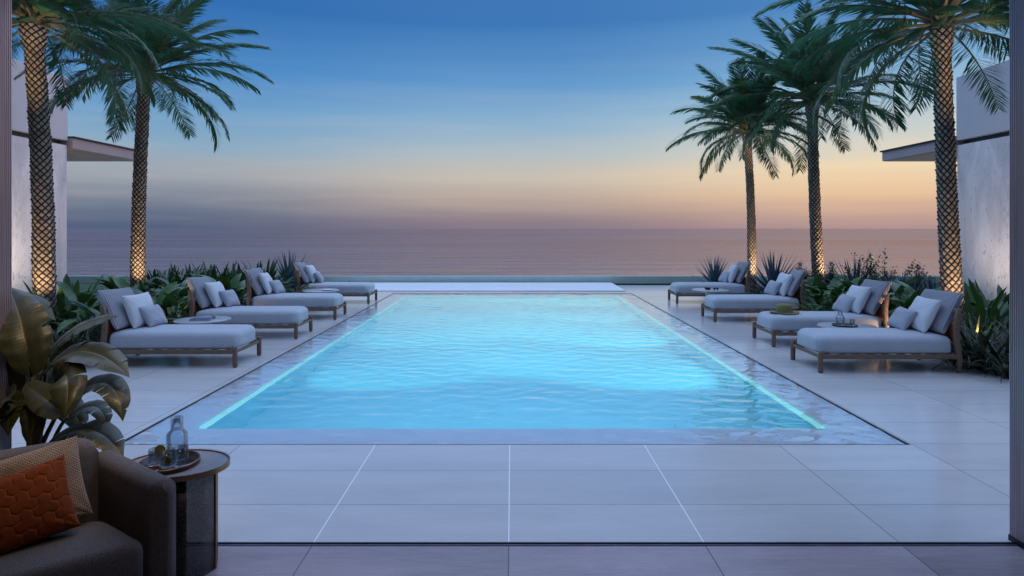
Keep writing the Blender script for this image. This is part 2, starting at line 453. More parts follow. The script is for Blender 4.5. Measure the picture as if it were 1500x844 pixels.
# ------------------------------------------------------------------ setting: ground, sea, deck
SX0, SX1, SY0, SY1 = -3.53, 3.55, 5.44, 18.04      # slot edge of the pool
PX, PY0, PY1 = 3.08, 5.9, 17.5                      # inner basin
mb = MB(); mb.grid([[(-60000, 24, -9), (60000, 24, -9)], [(-60000, 120000, -9), (60000, 120000, -9)]])
tag(mb.build('sea', M['sea']), kind='structure')
mb = MB(); mb.box(-40, -6.36, 3.9, 24, -1.2, -.02); mb.box(6.36, 40, 3.9, 24, -1.2, -.02)
mb.box(-6.36, 6.36, 21.45, 24, -1.2, -.021)
tag(mb.build('lawn', M['lawn'], smooth=False), kind='structure')
mb = MB(); mb.grid([[(-11, 4.0, -.012), (-6.37, 4.0, -.012)], [(-11, 21.2, -.012), (-6.37, 21.2, -.012)]])
mb.grid([[(6.37, 4.0, -.012), (12.2, 4.0, -.012)], [(6.37, 21.2, -.012), (12.2, 21.2, -.012)]])
tag(mb.build('planting_bed', M['soil'], smooth=False), kind='structure')
mb = MB(); T = -.12
mb.box(-6.36, SX0-.013, 3.735, 21.4, T, 0)
mb.box(SX1+.013, 6.36, 3.735, 20.65, T, 0)
mb.box(SX0-.0129, SX1+.0129, 3.735, SY0-.031, T, 0)
mb.box(SX0-.0129, SX1+.0129, SY1+.0, 21.4, T, 0)
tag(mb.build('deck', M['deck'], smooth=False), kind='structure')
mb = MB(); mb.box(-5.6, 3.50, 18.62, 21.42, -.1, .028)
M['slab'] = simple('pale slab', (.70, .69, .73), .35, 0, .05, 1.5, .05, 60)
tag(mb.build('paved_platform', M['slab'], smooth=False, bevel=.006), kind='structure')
mb = MB(); mb.box(-6.5, 6.5, -3.2, 3.695, -.15, -.003)
tag(mb.build('interior_floor', M['inner_floor'], smooth=False), kind='structure')

# low wall beyond the deck
mb = MB(); mb.box(-24, 24, 21.55, 21.67, -.9, .24)
o = mb.build('parapet_wall', M['parapet'], smooth=False)
tag(o, 'long low pale green parapet wall between the deck and the sea', 'wall')

# ------------------------------------------------------------------ room the camera stands in
mb = MB(); mb.box(-6.6, 6.6, -3.4, 3.95, 3.62, 3.9)
tag(mb.build('ceiling', M['ceiling'], smooth=False), kind='structure')
mb = MB(); mb.box(-6.6, 6.6, -3.4, -3.2, -.15, 3.62); mb.box(-6.7, -6.5, -3.2, 3.4, -.15, 3.62); mb.box(6.5, 6.7, -3.2, 3.4, -.15, 3.62)
mb.box(-6.5, -3.47, 3.42, 3.74, -.15, 3.62); mb.box(3.47, 6.5, 3.42, 3.74, -.15, 3.62)
tag(mb.build('room_wall', M['room_wall'], smooth=False), kind='structure')
sill = thing('door_track', 'dark metal sliding door track across the threshold to the pool deck', 'door track', (0, 3.715, 0))
mb = MB(); mb.box(-3.095, 3.08, -.0195, .0195, -.1, -.010); mb.build('track_base', M['track'], sill, False)
for yy in (-.016, .015):
    mb = MB(); mb.box(-3.095, 3.08, yy-.0035, yy+.0035, -.0105, .001); mb.build('rail', M['sill_metal'], sill, False)

def pillar(sx, label):
    t = thing('fluted_pillar', label, 'pillar', (3.283 if sx > 0 else -3.30, 3.58, 0), 0, 'fluted pillars framing the opening')
    mb = MB(); ring = []
    hx, hy, p = .2, .18, .014
    per = [(-hx,-hy),(hx,-hy),(hx,hy),(-hx,hy)]
    for k in range(4):
        a = np.array(per[k]); b = np.array(per[(k+1)%4]); d = b-a; L = np.linalg.norm(d); n = int(round(L/p))
        nrm = np.array([d[1], -d[0]])/L
        for i in range(n):
            for f, off in ((0, -.005), (.22, .0), (.5, .0012), (.78, .0)):
                q = a + d*((i+f)/n) + nrm*off; ring.append(q)
    mb.loft([[(x, y, z) for x, y in ring] for z in (-.1, 1, 2, 3.62)])
    mb.build('shaft', M['fluted'], t, False)
    mb = MB(); mb.box(-hx-.003, hx+.003, -hy-.003, hy+.003, -.101, .035); mb.build('plinth', M['dark_metal'], t, False)
pillar(-1, 'fluted bronze pillar beside the big-leaved plant and sofa')
pillar(1, 'fluted bronze pillar at the edge of the opening, beside strappy dark plants')

# ------------------------------------------------------------------ pool
pool = thing('swimming_pool', 'long glowing turquoise swimming pool sunk flush into the pale deck', 'pool', (0, 11.7, 0))
oy = -11.7
def pb(mb, name, mat, smooth=False):
    o = mb.build(name, mat, pool, smooth); o.location = (0, oy, 0); return o
D = -1.45
mb = MB()
mb.grid([[(-PX, PY0, D), (PX, PY0, D)], [(-PX, PY1, D), (PX, PY1, D)]])
mb.grid([[(-PX, PY0, D), (-PX, PY1, D)], [(-PX, PY0, -.05), (-PX, PY1, -.05)]])
mb.grid([[(PX, PY0, D), (PX, PY1, D)], [(PX, PY0, -.05), (PX, PY1, -.05)]])
mb.grid([[(-PX, PY0, D), (PX, PY0, D)], [(-PX, PY0, -.05), (PX, PY0, -.05)]])
mb.grid([[(-PX, PY1, D), (PX, PY1, D)], [(-PX, PY1, -.05), (PX, PY1, -.05)]])
pb(mb, 'basin', M['basin'])
mb = MB(); zb, zt = -.2, -.032
mb.box(SX0, -PX-.002, SY0, SY1, zb, zt); mb.box(PX+.002, SX1, SY0, SY1, zb, zt)
mb.box(-PX-.0019, PX+.0019, SY0, PY0-.002, zb, zt); mb.box(-PX-.0019, PX+.0019, PY1+.002, SY1, zb, zt)
pb(mb, 'overflow_ledge', M['ledge'])
mb = MB(); 
mb.box(SX0-.012, SX0-.0002, SY0, SY1, -.15, -.004); mb.box(SX1+.0002, SX1+.012, SY0, SY1, -.15, -.004)
mb.box(SX0-.0128, SX1+.0128, SY0-.0308, SY0-.0002, -.15, -.006)
pb(mb, 'overflow_slot', M['black'])
for s in (-1, 1):
    mb = MB(); x = s*(PX-.012); mb.box(x-.03 if s > 0 else x, x if s > 0 else x+.03, PY0+.05, PY1-.05, -.21, -.034); pb(mb, 'light_strip', M['led'])
mb = MB(); mb.box(-PX+.06, PX-.06, PY1-.035, PY1-.012, -.21, -.034); pb(mb, 'light_strip', M['led'])
# underwater lamps in both long walls
for s in (-1, 1):
    for yy in (8.3, 11.0, 13.7, 16.2):
        mb = MB(); mb.lathe([(.0, 0), (.10, 0), (.10, .02), (.0, .02)], 20)
        o = mb.build('underwater_lamp', M['pool_lens'], pool, True); o.location = (s*(PX-.002), yy+oy, -.75); o.rotation_euler = (0, -s*PI/2, 0)
        lamp('pool_lamp', 'AREA', (s*(PX-.05), yy, -.75), 128-10.5*(yy-8.3), (.16, 1.0, .98), target=(s*2.2, yy+.9, -1.45), shape='DISK', size=.22, spread=R(75))
for yy, e in ((7.2, 12.5), (10.0, 8.5), (12.9, 4.5)):  # panels without fixtures just under the surface, added to brighten the basin
    lamp('pool_lamp', 'AREA', (0, yy, -.14), e, (.26, .78, 1.0), target=(0, yy, -3), shape='RECTANGLE', size=4.2, size_y=1.6)

# water surface with real ripples
nx, ny = 330, 580
X, Y = np.meshgrid(np.linspace(SX0, SX1, nx), np.linspace(SY0, SY1, ny))
Z = np.zeros_like(X)
for k in range(90):
    L = .075*(.42/.075)**rng.random(); a = rng.normal(PI/2, .6); kx, ky = math.cos(a)*2*PI/L, math.sin(a)*2*PI/L
    Z += (.00085*L)*np.sin(kx*X+ky*Y+rng.random()*2*PI)
Z = np.clip(Z*1.0, -.009, .009) - .011
mb = MB(); mb.grid(np.stack([X, Y, Z], -1)); o = mb.build('pool_water', M['water']); tag(o, kind='structure')

# ------------------------------------------------------------------ villas
def villa(s, label):
    t = thing('villa', label, 'building', (s*13, 17.7, 0))
    def part(mb, name, mat, bev=0): return mb.build(name, mat, t, False, bev)
    def bx(x0, x1, y0, y1, z0, z1):
        mb = MB(); mb.box(min(s*x0, s*x1), max(s*x0, s*x1), y0, y1, z0, z1); return mb
    part(bx(0, 8, -11.5, 0, -1, 4.36), 'stone_wall', M['stone'])
    part(bx(.12, 8, -11.5, -.12, 4.36, 4.5), 'shadow_gap', M['dark_metal'])
    part(bx(-.02, 8, -11.5, .02, 4.5, 6.35), 'upper_wall', M['plaster'], .02)
    t2 = bx(-.15, 7, .03, 3.35, 4.27, 4.58); can = part(t2, 'canopy', M['canopy'], .01)
    mb = bx(-.2, 7, .031, 3.40, 4.582, 4.63); mb.build('flashing', M['dark_metal'], can, False)
    mb = bx(-.10, 7, .04, 3.30, 4.255, 4.268); mb.build('soffit', M['soffit'], can, False)
villa(-1, 'pale stone villa with pinkish flat canopy behind two uplit palms')
villa(1, 'grey-blue villa wall with flat canopy beside the tall near palm and dark pillar')

# ------------------------------------------------------------------ palms
def leafprof(t): return np.sin(np.clip(t, 0, 1)*PI)**.6
def frond_mesh(name, L, bend, seed, n=62):
    r = np.random.default_rng(seed); mb = MB()
    ns = 26; ts = np.linspace(0, 1, ns); ang = -bend*(ts**1.8)
    dx = np.cos(ang); dz = np.sin(ang)
    px = np.concatenate([[0], np.cumsum((dx[1:]+dx[:-1])/2)])*L/(ns-1); pz = np.concatenate([[0], np.cumsum((dz[1:]+dz[:-1])/2)])*L/(ns-1)
    wig = .05*L*np.sin(ts*PI)*r.normal()
    py = wig*ts
    mb.tube([(px[i], py[i], pz[i]) for i in range(0, ns, 2)] + [(px[-1], py[-1], pz[-1])], [.034*(1-.92*(i/13)**.7) for i in range(14)], 6)
    nr = len(mb.f)
    for side in (-1, 1):
        for i in range(n):
            t = .16 + .84*(i+r.random()*.5)/n
            x, y, z = np.interp(t, ts, px), np.interp(t, ts, py), np.interp(t, ts, pz); a = np.interp(t, ts, ang)
            T = np.array([math.cos(a), 0, math.sin(a)]); U = np.array([-math.sin(a), 0, math.cos(a)]); S = np.array([0, side, 0])
            ll = (.50*math.sin(PI*min(1, .12+.86*t))**.55 + .05)*L/2.7*(.88+.24*r.random())
            fw = R(35 + 24*(1-t) + r.normal()*5); up = R(12*(1-t)+r.normal()*6)
            d = T*math.cos(fw) + (S*math.cos(up) + U*math.sin(up))*math.sin(fw)
            wv = np.cross(d, U); wv /= np.linalg.norm(wv); wd = .0195*(1.1-.35*t)*L/2.7
            wv = wv*math.cos(.6) + U*math.sin(.6)*side
            p = np.array([x, y, z]); g = np.array([0, 0, -1.0])
            p1 = p + d*ll*.5 + g*ll*.03; p2 = p + d*ll + g*ll*(.13+.1*r.random())
            mb.add([p-wv*wd*.6, p+wv*wd*.6, p1+wv*wd, p1-wv*wd, p2], [(0,1,2,3), (3,2,4)])
    me = mb.mesh(name); me.materials.append(M['frond']); me.materials.append(M['rachis'])
    me.polygons.foreach_set('material_index', [1 if i < nr else 0 for i in range(len(me.polygons))]); return me
FR = [frond_mesh('frond', 2.75, R(b), 20+i) for i, b in enumerate((38, 55, 72, 88, 104, 62))]

def trunk_rings(h, r0, lean, nlat=9, row=.115, sub=8, seed=0):
    """diamond-scaled trunk; lean = (bx, by, ox, oy): bow and top offset"""
    nth = nlat*sub; nz = int(h/row*sub); th = np.linspace(0, 2*PI, nth+1); zz = np.linspace(-.25, h, nz)
    TH, ZZ = np.meshgrid(th, zz); u = TH/(2*PI)*nlat; v = ZZ/row
    # two diagonal families give the diamonds
    p = u/1 + v; q = u/1 - v
    fp = np.abs(p-np.round(p)); fq = np.abs(q-np.round(q)); e = np.minimum(fp, fq)
    cen = (np.floor(p)+.5 - (np.floor(q)+.5))/2; dv = np.clip((v-cen)*1.0+.5, 0, 1)
    hsh = np.abs(np.sin(np.floor(p)*127.1+np.mod(np.floor(q), nlat)*311.7+seed)*43758.5); hsh -= np.floor(hsh)
    prof = np.clip(e/.16, 0, 1); prof = prof*prof*(3-2*prof)
    t = np.clip(ZZ/h, 0, 1)
    rad = r0*(1.12-.30*t**.6) * (1 + .42*np.exp(-((t-.985)/.045)**2) + .12*np.exp(-(t/.05)**2))
    rad = rad + prof*(.002+.042*dv**1.4*(.5+.7*hsh))
    cx = lean[0]*np.sin(PI*t) + lean[2]*t; cyy = lean[1]*np.sin(PI*t) + lean[3]*t
    P = np.stack([cx+rad*np.cos(TH), cyy+rad*np.sin(TH), ZZ], -1)
    return P, u, v

def palm(loc, h, r0, lean, label, nf=48, seed=0, L=1.0, spin=0):
    t = thing('palm_tree', label, 'palm', loc, 0, 'uplit palms around the pool')
    P, u, v = trunk_rings(h, r0, lean, seed=seed)
    mb = MB(); mb.grid(P); me = mb.mesh('trunk'); uvl = me.uv_layers.new(name='UVMap')
    li = np.zeros(len(me.loops), int); me.loops.foreach_get('vertex_index', li)
    uvl.data.foreach_set('uv', np.stack([u.reshape(-1)[li], v.reshape(-1)[li]], 1).reshape(-1))
    link('trunk', me, M['trunk'], t)
    top = Vector((lean[2], lean[3], h))
    # crown: the bulb of cut leaf bases, its fronds beneath it in the tree
    mb = MB(); r = random.Random(seed)
    rb = r0*1.12
    mb.lathe([(rb*1.0, -.02), (rb*1.05, .08), (rb*.75, .22), (rb*.35, .38), (.02, .5)], 20)
    for i in range(26):
        a = i*2.4; z = .02+.3*r.random(); e = R(35+30*r.random()); rr = rb*.8
        c0 = Vector((rr*math.cos(a), rr*math.sin(a), z)); d = Vector((math.cos(a)*math.cos(e), math.sin(a)*math.cos(e), math.sin(e)))
        mb.tube([c0, c0+d*.16], [.035, .018], 5)
    cr = mb.build('crown', M['rachis'], t, loc=top)
    for i in range(nf):
        k = i/(nf-1); a = spin + i*2.39996 + r.uniform(-.15, .15)
        e = 84 - 102*k**.92 + r.uniform(-7, 7)           # degrees, the young ones stand up
        me = FR[0] if e > 55 else FR[r.choice((0, 1, 5))] if e > 25 else FR[r.choice((1, 2, 5))] if e > 0 else FR[r.choice((2, 3, 1))]
        f = bpy.data.objects.new('frond', me); COL.objects.link(f); f.parent = cr
        s = L*(.92+.16*r.random())*(.80 if e > 68 else .86 if e < 8 else .97)
        f.scale = (s, s, s); f.rotation_euler = Euler((r.uniform(-.35, .35), -R(e), a), 'XYZ')
        f.location = (rb*.5*math.cos(a)*math.cos(R(e)), rb*.5*math.sin(a)*math.cos(R(e)), .22*(1-k)+.05)
    return t

PALMS = [
 # base x, y, trunk height, radius, (bow x, bow y, top x, top y), label, frond scale
 ((-8.02, 10.4), 5.42, .150, (.06, 0, -.20, .0), 'thick uplit palm before the left villa wall, its trunk rising behind the big-leaved plant', .98),
 ((-8.95, 14.5), 5.55, .138, (-.05, 0, .17, .0), 'uplit palm standing behind the nearest left lounger, beside the end of the villa', .99),
 ((7.16, 9.8), 5.15, .128, (-.02, 0, -.22, .0), 'thickest of the right-hand palms, rising behind the nearest right lounger', .98),
 ((8.22, 16.2), 5.25, .132, (-.03, 0, -.20, .0), 'tall palm in the middle of the three on the right, ringed by dark shrubs', 1.04),
 ((7.12, 18.0), 4.75, .108, (.05, 0, -.14, .0), 'slimmest palm, brightly lit at its foot beside the farthest right lounger', .85),
]
for i, ((x, y), h, r0, lean, lab, L) in enumerate(PALMS):
    palm((x, y, -.02), h, r0, lean, lab, seed=31+i*7, L=L, spin=i*1.3)

def garden_spot(x, y, label, z=0.0):
    t = thing('garden_spotlight', label, 'garden light', (x, y, z), 0, 'small garden spotlights in the beds')
    mb = MB(); mb.lathe([(.012, -.05), (.012, .08)], 8, cap1=True); mb.build('stake', M['dark_metal'], t)
    mb = MB(); mb.lathe([(.0, .06), (.035, .06), (.042, .14), (.036, .14), (.034, .12)], 14); mb.build('housing', M['dark_metal'], t)
    mb = MB(); mb.lathe([(.0, .125), (.033, .125)], 14); mb.build('lens', M['lens'], t)
FOOT = ['small spotlight at the foot of the thick palm by the left villa', 'small spotlight at the foot of the palm behind the nearest left lounger',
        'small spotlight at the foot of the thickest right palm', 'small spotlight at the foot of the middle right palm', 'small spotlight at the foot of the slimmest palm']
FAR = ['small spotlight some way in front of the thick palm by the left villa', 'small spotlight some way in front of the palm behind the nearest left lounger',
        'small spotlight in the strappy plants before the thickest right palm', 'small spotlight some way in front of the middle right palm', 'small spotlight some way in front of the slimmest palm']
SPOTS = []
def uplight(i, dx, dy, e1, far, e2):
    (x, y), h, r0, lean, lab, L = PALMS[i]
    garden_spot(x+dx, y+dy, FOOT[i], .2); garden_spot(far[0], far[1], FAR[i], .2); SPOTS.extend([(x+dx, y+dy), far])
    lamp('palm_uplight', 'SPOT', (x+dx, y+dy, .36), e1, WARM, target=(x+lean[2]*.3, y, 1.5), spot_size=R(90 if i == 4 else 62), spot_blend=.9, shadow_soft_size=.04)
    # narrow beam that reaches the underside of the crown
    lamp('palm_uplight', 'SPOT', (far[0], far[1], .36), e2, WARM, target=(x+lean[2], y+lean[3], h+.25), spot_size=R(19), spot_blend=.9, shadow_soft_size=.04)
uplight(0, .36, -.80, 150, (-7.1, 7.9), 1150)
uplight(1, .52, -.62, 160, (-7.9, 12.1), 2000)
uplight(2, -.22, -.80, 150, (6.9, 7.6), 1150)
uplight(3, .46, -.62, 280, (8.4, 13.6), 1300)
uplight(4, .12, -.60, 170, (7.2, 15.4), 1000)

# ------------------------------------------------------------------ plants
def blade(mb, p, az, el, L, W, bend, n=6, fold=.3, prof='lance', side_bend=0):
    c = np.array(p, float); V = []
    ts = np.linspace(0, 1, n+1); S0 = None
    for i, t in enumerate(ts):
        e = el - bend*t**1.3; a = az + side_bend*t
        d = np.array([math.cos(a)*math.cos(e), math.sin(a)*math.cos(e), math.sin(e)])
        S = np.array([-math.sin(a), math.cos(a), 0]); U = np.cross(d, S)
        if i: c = c + d*L/n
        if prof == 'lance': w = W*(math.sin(PI*(.06+.94*t)**.8))**.8 if t < 1 else 0
        elif prof == 'sword': w = W*(.55+.45*math.sin(PI*min(1, t*1.4+.1)))*(1-t**2.2)
        elif prof == 'strap': w = W*(1-t**3)*(.7+.3*min(1, t*4))
        elif prof == 'paddle': w = W*(min(1, .10+max(0, t-.25)*3.2))*math.sqrt(max(0, 1-t**3))
        w = max(w, .0008)
        V += [c - S*w - U*0 + np.array(U)*(-1)*0 + U*fold*w, c, c + S*w + U*fold*w]
    F = []
    for i in range(n):
        F += [(3*i, 3*i+1, 3*i+4, 3*i+3), (3*i+1, 3*i+2, 3*i+5, 3*i+4)]
    mb.add(V, F)

def agave(seed, n=58, L=.8, W=.045):
    r = random.Random(seed); mb = MB()
    for i in range(n):
        k = i/n; el = R(86-78*k+r.uniform(-5, 5)); a = i*2.4+r.uniform(-.2, .2)
        l = L*(.72+.28*math.sin(PI*min(1, k+.25)))*r.uniform(.9, 1.08)
        blade(mb, (.05*math.cos(a)*k, .05*math.sin(a)*k, .06), a, el, l, W*r.uniform(.85, 1.1), R(r.uniform(2, 14)), 6, .45, 'sword')
    return mb
def strap_clump(seed, n=60, L=.8, W=.018, up=70, spread=.18, bend=80):
    r = random.Random(seed); mb = MB()
    for i in range(n):
        a = r.uniform(0, 2*PI); q = spread*math.sqrt(r.random())
        blade(mb, (q*math.cos(a), q*math.sin(a), 0), a+r.uniform(-.6, .6), R(r.uniform(up-25, up+18)), L*r.uniform(.6, 1.1), W*r.uniform(.7, 1.2), R(r.uniform(bend*.3, bend)), 7, .35, 'strap', r.uniform(-.3, .3))
    return mb
def canna(seed, n=26, L=.78, W=.06, spread=.24):
    r = random.Random(seed); mb = MB()
    for i in range(n):
        a = r.uniform(0, 2*PI); q = spread*math.sqrt(r.random())
        blade(mb, (q*math.cos(a), q*math.sin(a), r.uniform(0, .15)), a+r.uniform(-.4, .4), R(r.uniform(52, 88)), L*r.uniform(.65, 1.12), W*r.uniform(.75, 1.15), R(r.uniform(5, 50)), 8, .3, 'paddle', r.uniform(-.3, .3))
    return mb
def rosette(seed, n=34, L=.5, W=.075, el=40):
    """low broad-leaved plant, leaves on short stalks"""
    r = random.Random(seed); mb = MB()
    for i in range(n):
        a = i*2.4+r.uniform(-.3, .3); k = i/n; e = R(el+45*(1-k)+r.uniform(-12, 12)); h = r.uniform(.05, .42)*(1-.3*k)
        q = .06+.22*k
        blade(mb, (q*math.cos(a), q*math.sin(a), h), a, e*.8, L*r.uniform(.6, 1.1), W*r.uniform(.7, 1.2), R(r.uniform(35, 85)), 7, .25, 'lance', r.uniform(-.25, .25))
    return mb
def fern(seed, n=20, L=.75):
    r = random.Random(seed); mb = MB()
    for i in range(n):
        a = i*2.4; e0 = R(r.uniform(35, 78)); bd = R(r.uniform(45, 85)); l = L*r.uniform(.75, 1.1); c = np.array([.03*math.cos(a), .03*math.sin(a), .05]); m = 15
        for j in range(m):
            t = (j+.5)/m; e = e0-bd*t**1.3; d = np.array([math.cos(a)*math.cos(e), math.sin(a)*math.cos(e), math.sin(e)]); c = c+d*l/m
            if t < .15: continue
            pl = .30*l*math.sin(PI*(.1+.85*t))**.8
            for s in (-1, 1):
                blade(mb, c, a+s*R(62-20*t), e*.5+R(8), pl, .018*l/.7, R(30), 3, .2, 'lance')
    return mb
def twig_bush(seed, h=1.0, w=.5, n=1400, leaf=.035):
    r = random.Random(seed); mb = MB(); st = MB()
    tips = []
    for i in range(34):
        a = r.uniform(0, 2*PI); e = R(r.uniform(35, 88)); l = h*r.uniform(.55, 1.1)
        p = Vector((r.uniform(-.06, .06), r.uniform(-.06, .06), 0)); pts = [p.copy()]
        for j in range(7):
            d = Vector((math.cos(a)*math.cos(e), math.sin(a)*math.cos(e), math.sin(e))); p = p + d*l/7
            a += r.uniform(-.35, .35); e += r.uniform(-.25, .2); pts.append(p.copy())
        st.tube(pts, [.008*(1-.8*k/7) for k in range(8)], 4)
        tips.append(pts)
    for i in range(n):
        pts = r.choice(tips); k = r.uniform(1.2, 7); j = min(6, int(k)); p = pts[j].lerp(pts[j+1], k-j)
        q = p + Vector((r.gauss(0, .03), r.gauss(0, .03), r.gauss(0, .03)))
        blade(mb, q, r.uniform(0, 2*PI), R(r.uniform(-20, 70)), leaf*r.uniform(.8, 1.9), leaf*.32, R(20), 3, .2, 'lance')
    return mb, st

def add_plant(name, proto, x, y, rz, s, label, cat, z=-.02):
    if '_used' not in proto:
        proto['_used'] = 1; o = proto['o']
    else:
        o = dup(proto['o'])
    o.location = (x, y, z); o.rotation_euler = (0, 0, rz); o.scale = (s, s, s)
    o['label'] = label; o['category'] = cat
    if proto.get('group'): o['group'] = proto['group']
    return o
def P(name, mb, mat, group): return {'o': mb.build(name, mat), 'group': group}
def Pbush(seed, group, **kw):
    lv, st = twig_bush(seed, **kw); t = thing('bush', 'bush', 'bush'); lv.build('foliage', M['bush'], t); st.build('stem', M['twig'], t)
    return {'o': t, 'group': group}

pa1 = P('agave_plant', agave(1), M['agave'], 'blue agaves in the beds'); pa2 = P('agave_plant', agave(2, 80, .62, .04), M['agave'], 'blue agaves in the beds')
ps1 = P('strappy_plant', strap_clump(3), M['strap'], 'strappy plants in the beds'); ps2 = P('strappy_plant', strap_clump(4, 110, .85, .017, 62, .3, 95), M['darkstrap'], 'dark strappy plants in the beds')
pc1 = P('paddle_leaf_plant', canna(5), M['broad'], 'upright broad-leaved plants'); pc2 = P('paddle_leaf_plant', canna(6, 30, .66, .05, .3), M['broad'], 'upright broad-leaved plants')
ph1 = P('hedge_plant', canna(55, 44, .78, .042, .30), M['hedge'], 'hedge-like row of upright plants'); ph2 = P('hedge_plant', canna(56, 52, .70, .036, .34), M['hedge'], 'hedge-like row of upright plants')
pr1 = P('leafy_plant', rosette(7), M['broad'], 'low leafy plants'); pr2 = P('leafy_plant', rosette(8, 40, .44, .06, 30), M['broad'], 'low leafy plants')
pf1 = P('fern', fern(9), M['broad'], 'ferny plants'); py1 = P('variegated_plant', rosette(10, 26, .34, .04, 55), M['yellow'], 'pale variegated plants')
pb1 = Pbush(11, 'twiggy shrubs', h=1.15, w=.5, n=3800, leaf=.042); pb2 = Pbush(12, 'twiggy shrubs', h=.8, w=.5, n=3600, leaf=.042)
def pp(proto, px, py, Y, s, label, cat, rz=None):
    """plant whose foot stands where (px, py) meets the bed at distance Y"""
    x = (px-VX)/FPX*Y
    for a, b in SPOTS:          # keep the lamps clear
        d = math.hypot(x-a, Y-b)
        if d < .38: x += (x-a)/max(d, .05)*(.38-d); Y += abs(Y-b)/max(d, .05)*(.38-d)
    add_plant('', proto, x, Y, random.uniform(0, 6.28) if rz is None else rz, s, label, cat)

# right bed
pp(pa1, 1047, 0, 19.3, 1.35, 'spiky blue agave behind the pillows of the farthest right lounger', 'agave')
pp(pa1, 1133, 0, 16.9, 1.6, 'large spiky blue agave between the slimmest palm and the middle right palm', 'agave')
pp(pa1, 1253, 0, 14.6, 1.55, 'blue agave left of the tall twiggy shrub on the right', 'agave')
pp(pa2, 1325, 0, 13.2, 1.6, 'wide blue agave in front of the pink sea, right of the tall twiggy shrub', 'agave')
pp(pa2, 1368, 0, 12.4, 1.55, 'wide blue agave touching the thickest right palm', 'agave')
pp(pb2, 1172, 0, 17.2, 1.15, 'small dark twiggy shrub left of the middle right palm', 'shrub')
pp(pb2, 1218, 0, 16.6, 1.2, 'small dark twiggy shrub right of the middle right palm', 'shrub')
pp(pb2, 1264, 0, 15.8, 1.0, 'low dark shrub between the middle right palm and the blue agave', 'shrub')
pp(pb1, 1292, 0, 14.0, 1.25, 'tall airy twiggy shrub against the sea on the right', 'shrub')
pp(pb2, 1345, 0, 14.0, 1.3, 'dark bush between the tall twiggy shrub and the thickest right palm', 'shrub')
for k, (px, Y, s, lab) in enumerate([
    (1188, 14.6, 1.1, 'leafy plant behind the pillows of the second-farthest right lounger'),
    (1215, 13.2, 1.25, 'bright green leafy plant below the middle right palm'),
    (1240, 12.3, 1.15, 'leafy plant above the straw hat, low in the right bed'),
    (1262, 12.8, 1.2, 'green leafy plant under the blue agave left of the airy shrub'),
    (1300, 11.8, 1.3, 'large green leafy plant behind the pillows by the carafe'),
    (1335, 11.2, 1.25, 'green leafy plant just right of the striped pillow by the carafe'),
    (1362, 10.8, 1.2, 'leafy plant between the striped pillows and the thickest right palm')]):
    pp(pr1 if k % 2 else pr2, px, 0, Y, s*1.3, lab, 'plant')
pp(pf1, 1205, 0, 12.0, .95, 'fern behind the wooden back post of the lounger before the hat', 'fern')
pp(pf1, 1280, 0, 10.9, .95, 'fern behind the back rail of the lounger with the straw hat', 'fern')
pp(pf1, 1255, 0, 11.4, .9, 'fern low in the right bed above the carafe', 'fern')
pp(py1, 1222, 0, 11.6, .8, 'small pale-leaved plant caught by warm light beside the hat', 'plant')
pp(pc1, 1440, 0, 10.0, 1.2, 'upright dark paddle-leaved plant close against the thickest right palm', 'plant')
pp(pc1, 1464, 0, 10.6, 1.25, 'upright dark paddle-leaved plant before the right villa wall beside the pillar', 'plant')
pp(ps1, 1440, 0, 8.75, 1.0, 'tall tan-tipped strappy plant between the paddle leaves and the dark grasses', 'plant')
pp(ps2, 1425, 0, 8.5, 1.0, 'dark strappy plant behind the rear leg of the nearest right lounger', 'plant')
pp(ps2, 1465, 0, 8.35, .95, 'dark strappy plant halfway down beside the right pillar', 'plant')
pp(ps2, 1478, 0, 7.95, .8, 'dark strappy plant spilling over the deck edge by the right pillar', 'plant')
pp(ps2, 1515, 0, 8.3, 1.0, 'dark strappy plant mostly hidden by the right pillar', 'plant')
# left bed
pp(pa1, 424, 0, 17.6, 1.6, 'tall pale blue agave left of the farthest left lounger', 'agave')
pp(pa2, 512, 0, 20.6, .3, 'tiny dark plant by the pillow of the farthest left lounger', 'plant')
pp(pf1, 402, 0, 16.4, 1.05, 'green fern between the blue agave and the leafy hedge', 'fern')
pp(pf1, 430, 0, 15.4, .9, 'fern behind the back of the farthest left lounger', 'fern')
hedge = [(228, 16.8), (246, 16.2), (263, 17.0), (281, 16.2), (298, 16.9), (316, 16.1), (333, 17.0), (350, 16.3), (366, 16.8), (384, 16.9)]
for k, (px, Y) in enumerate(hedge):
    pp(ph1 if k % 2 else ph2, px, 0, Y, random.uniform(1.05, 1.3), 'upright dark green leafy plant in the hedge-like row behind the left loungers', 'plant')
for k, (px, Y, s, lab) in enumerate([
    (258, 13.2, 1.3, 'green leafy plant right of the palm behind the nearest left lounger'),
    (335, 13.8, 1.25, 'leafy plant between the second and third left loungers, in the shade'),
    (362, 14.2, 1.15, 'leafy plant beside the back post of the third left lounger'),
    (230, 11.6, 1.15, 'leafy plant directly behind the white pillow of the nearest left lounger'),
    (265, 11.4, 1.0, 'warmly lit leafy plant left of the second left lounger'),
    (190, 12.6, 1.3, 'green leafy plant left of the palm behind the nearest left lounger'),
    (120, 10.6, 1.25, 'leafy plant at the foot of the left villa wall corner'),
    (160, 10.0, 1.1, 'leafy plant behind the back of the nearest left lounger')]):
    pp(pr1 if k % 2 else pr2, px, 0, Y, s*1.3, lab, 'plant')
pp(py1, 250, 0, 11.0, 1.0, 'pale variegated plant lit warm beside the round table on the left', 'plant')
pp(py1, 275, 0, 11.2, .9, 'pale variegated plant touching the back post of the second left lounger', 'plant')
pp(ps1, 290, 0, 12.6, 1.0, 'tall strappy plant behind the second left lounger', 'plant')
pp(ps1, 130, 0, 11.2, 1.1, 'strappy olive plant below the end of the left villa wall', 'plant')
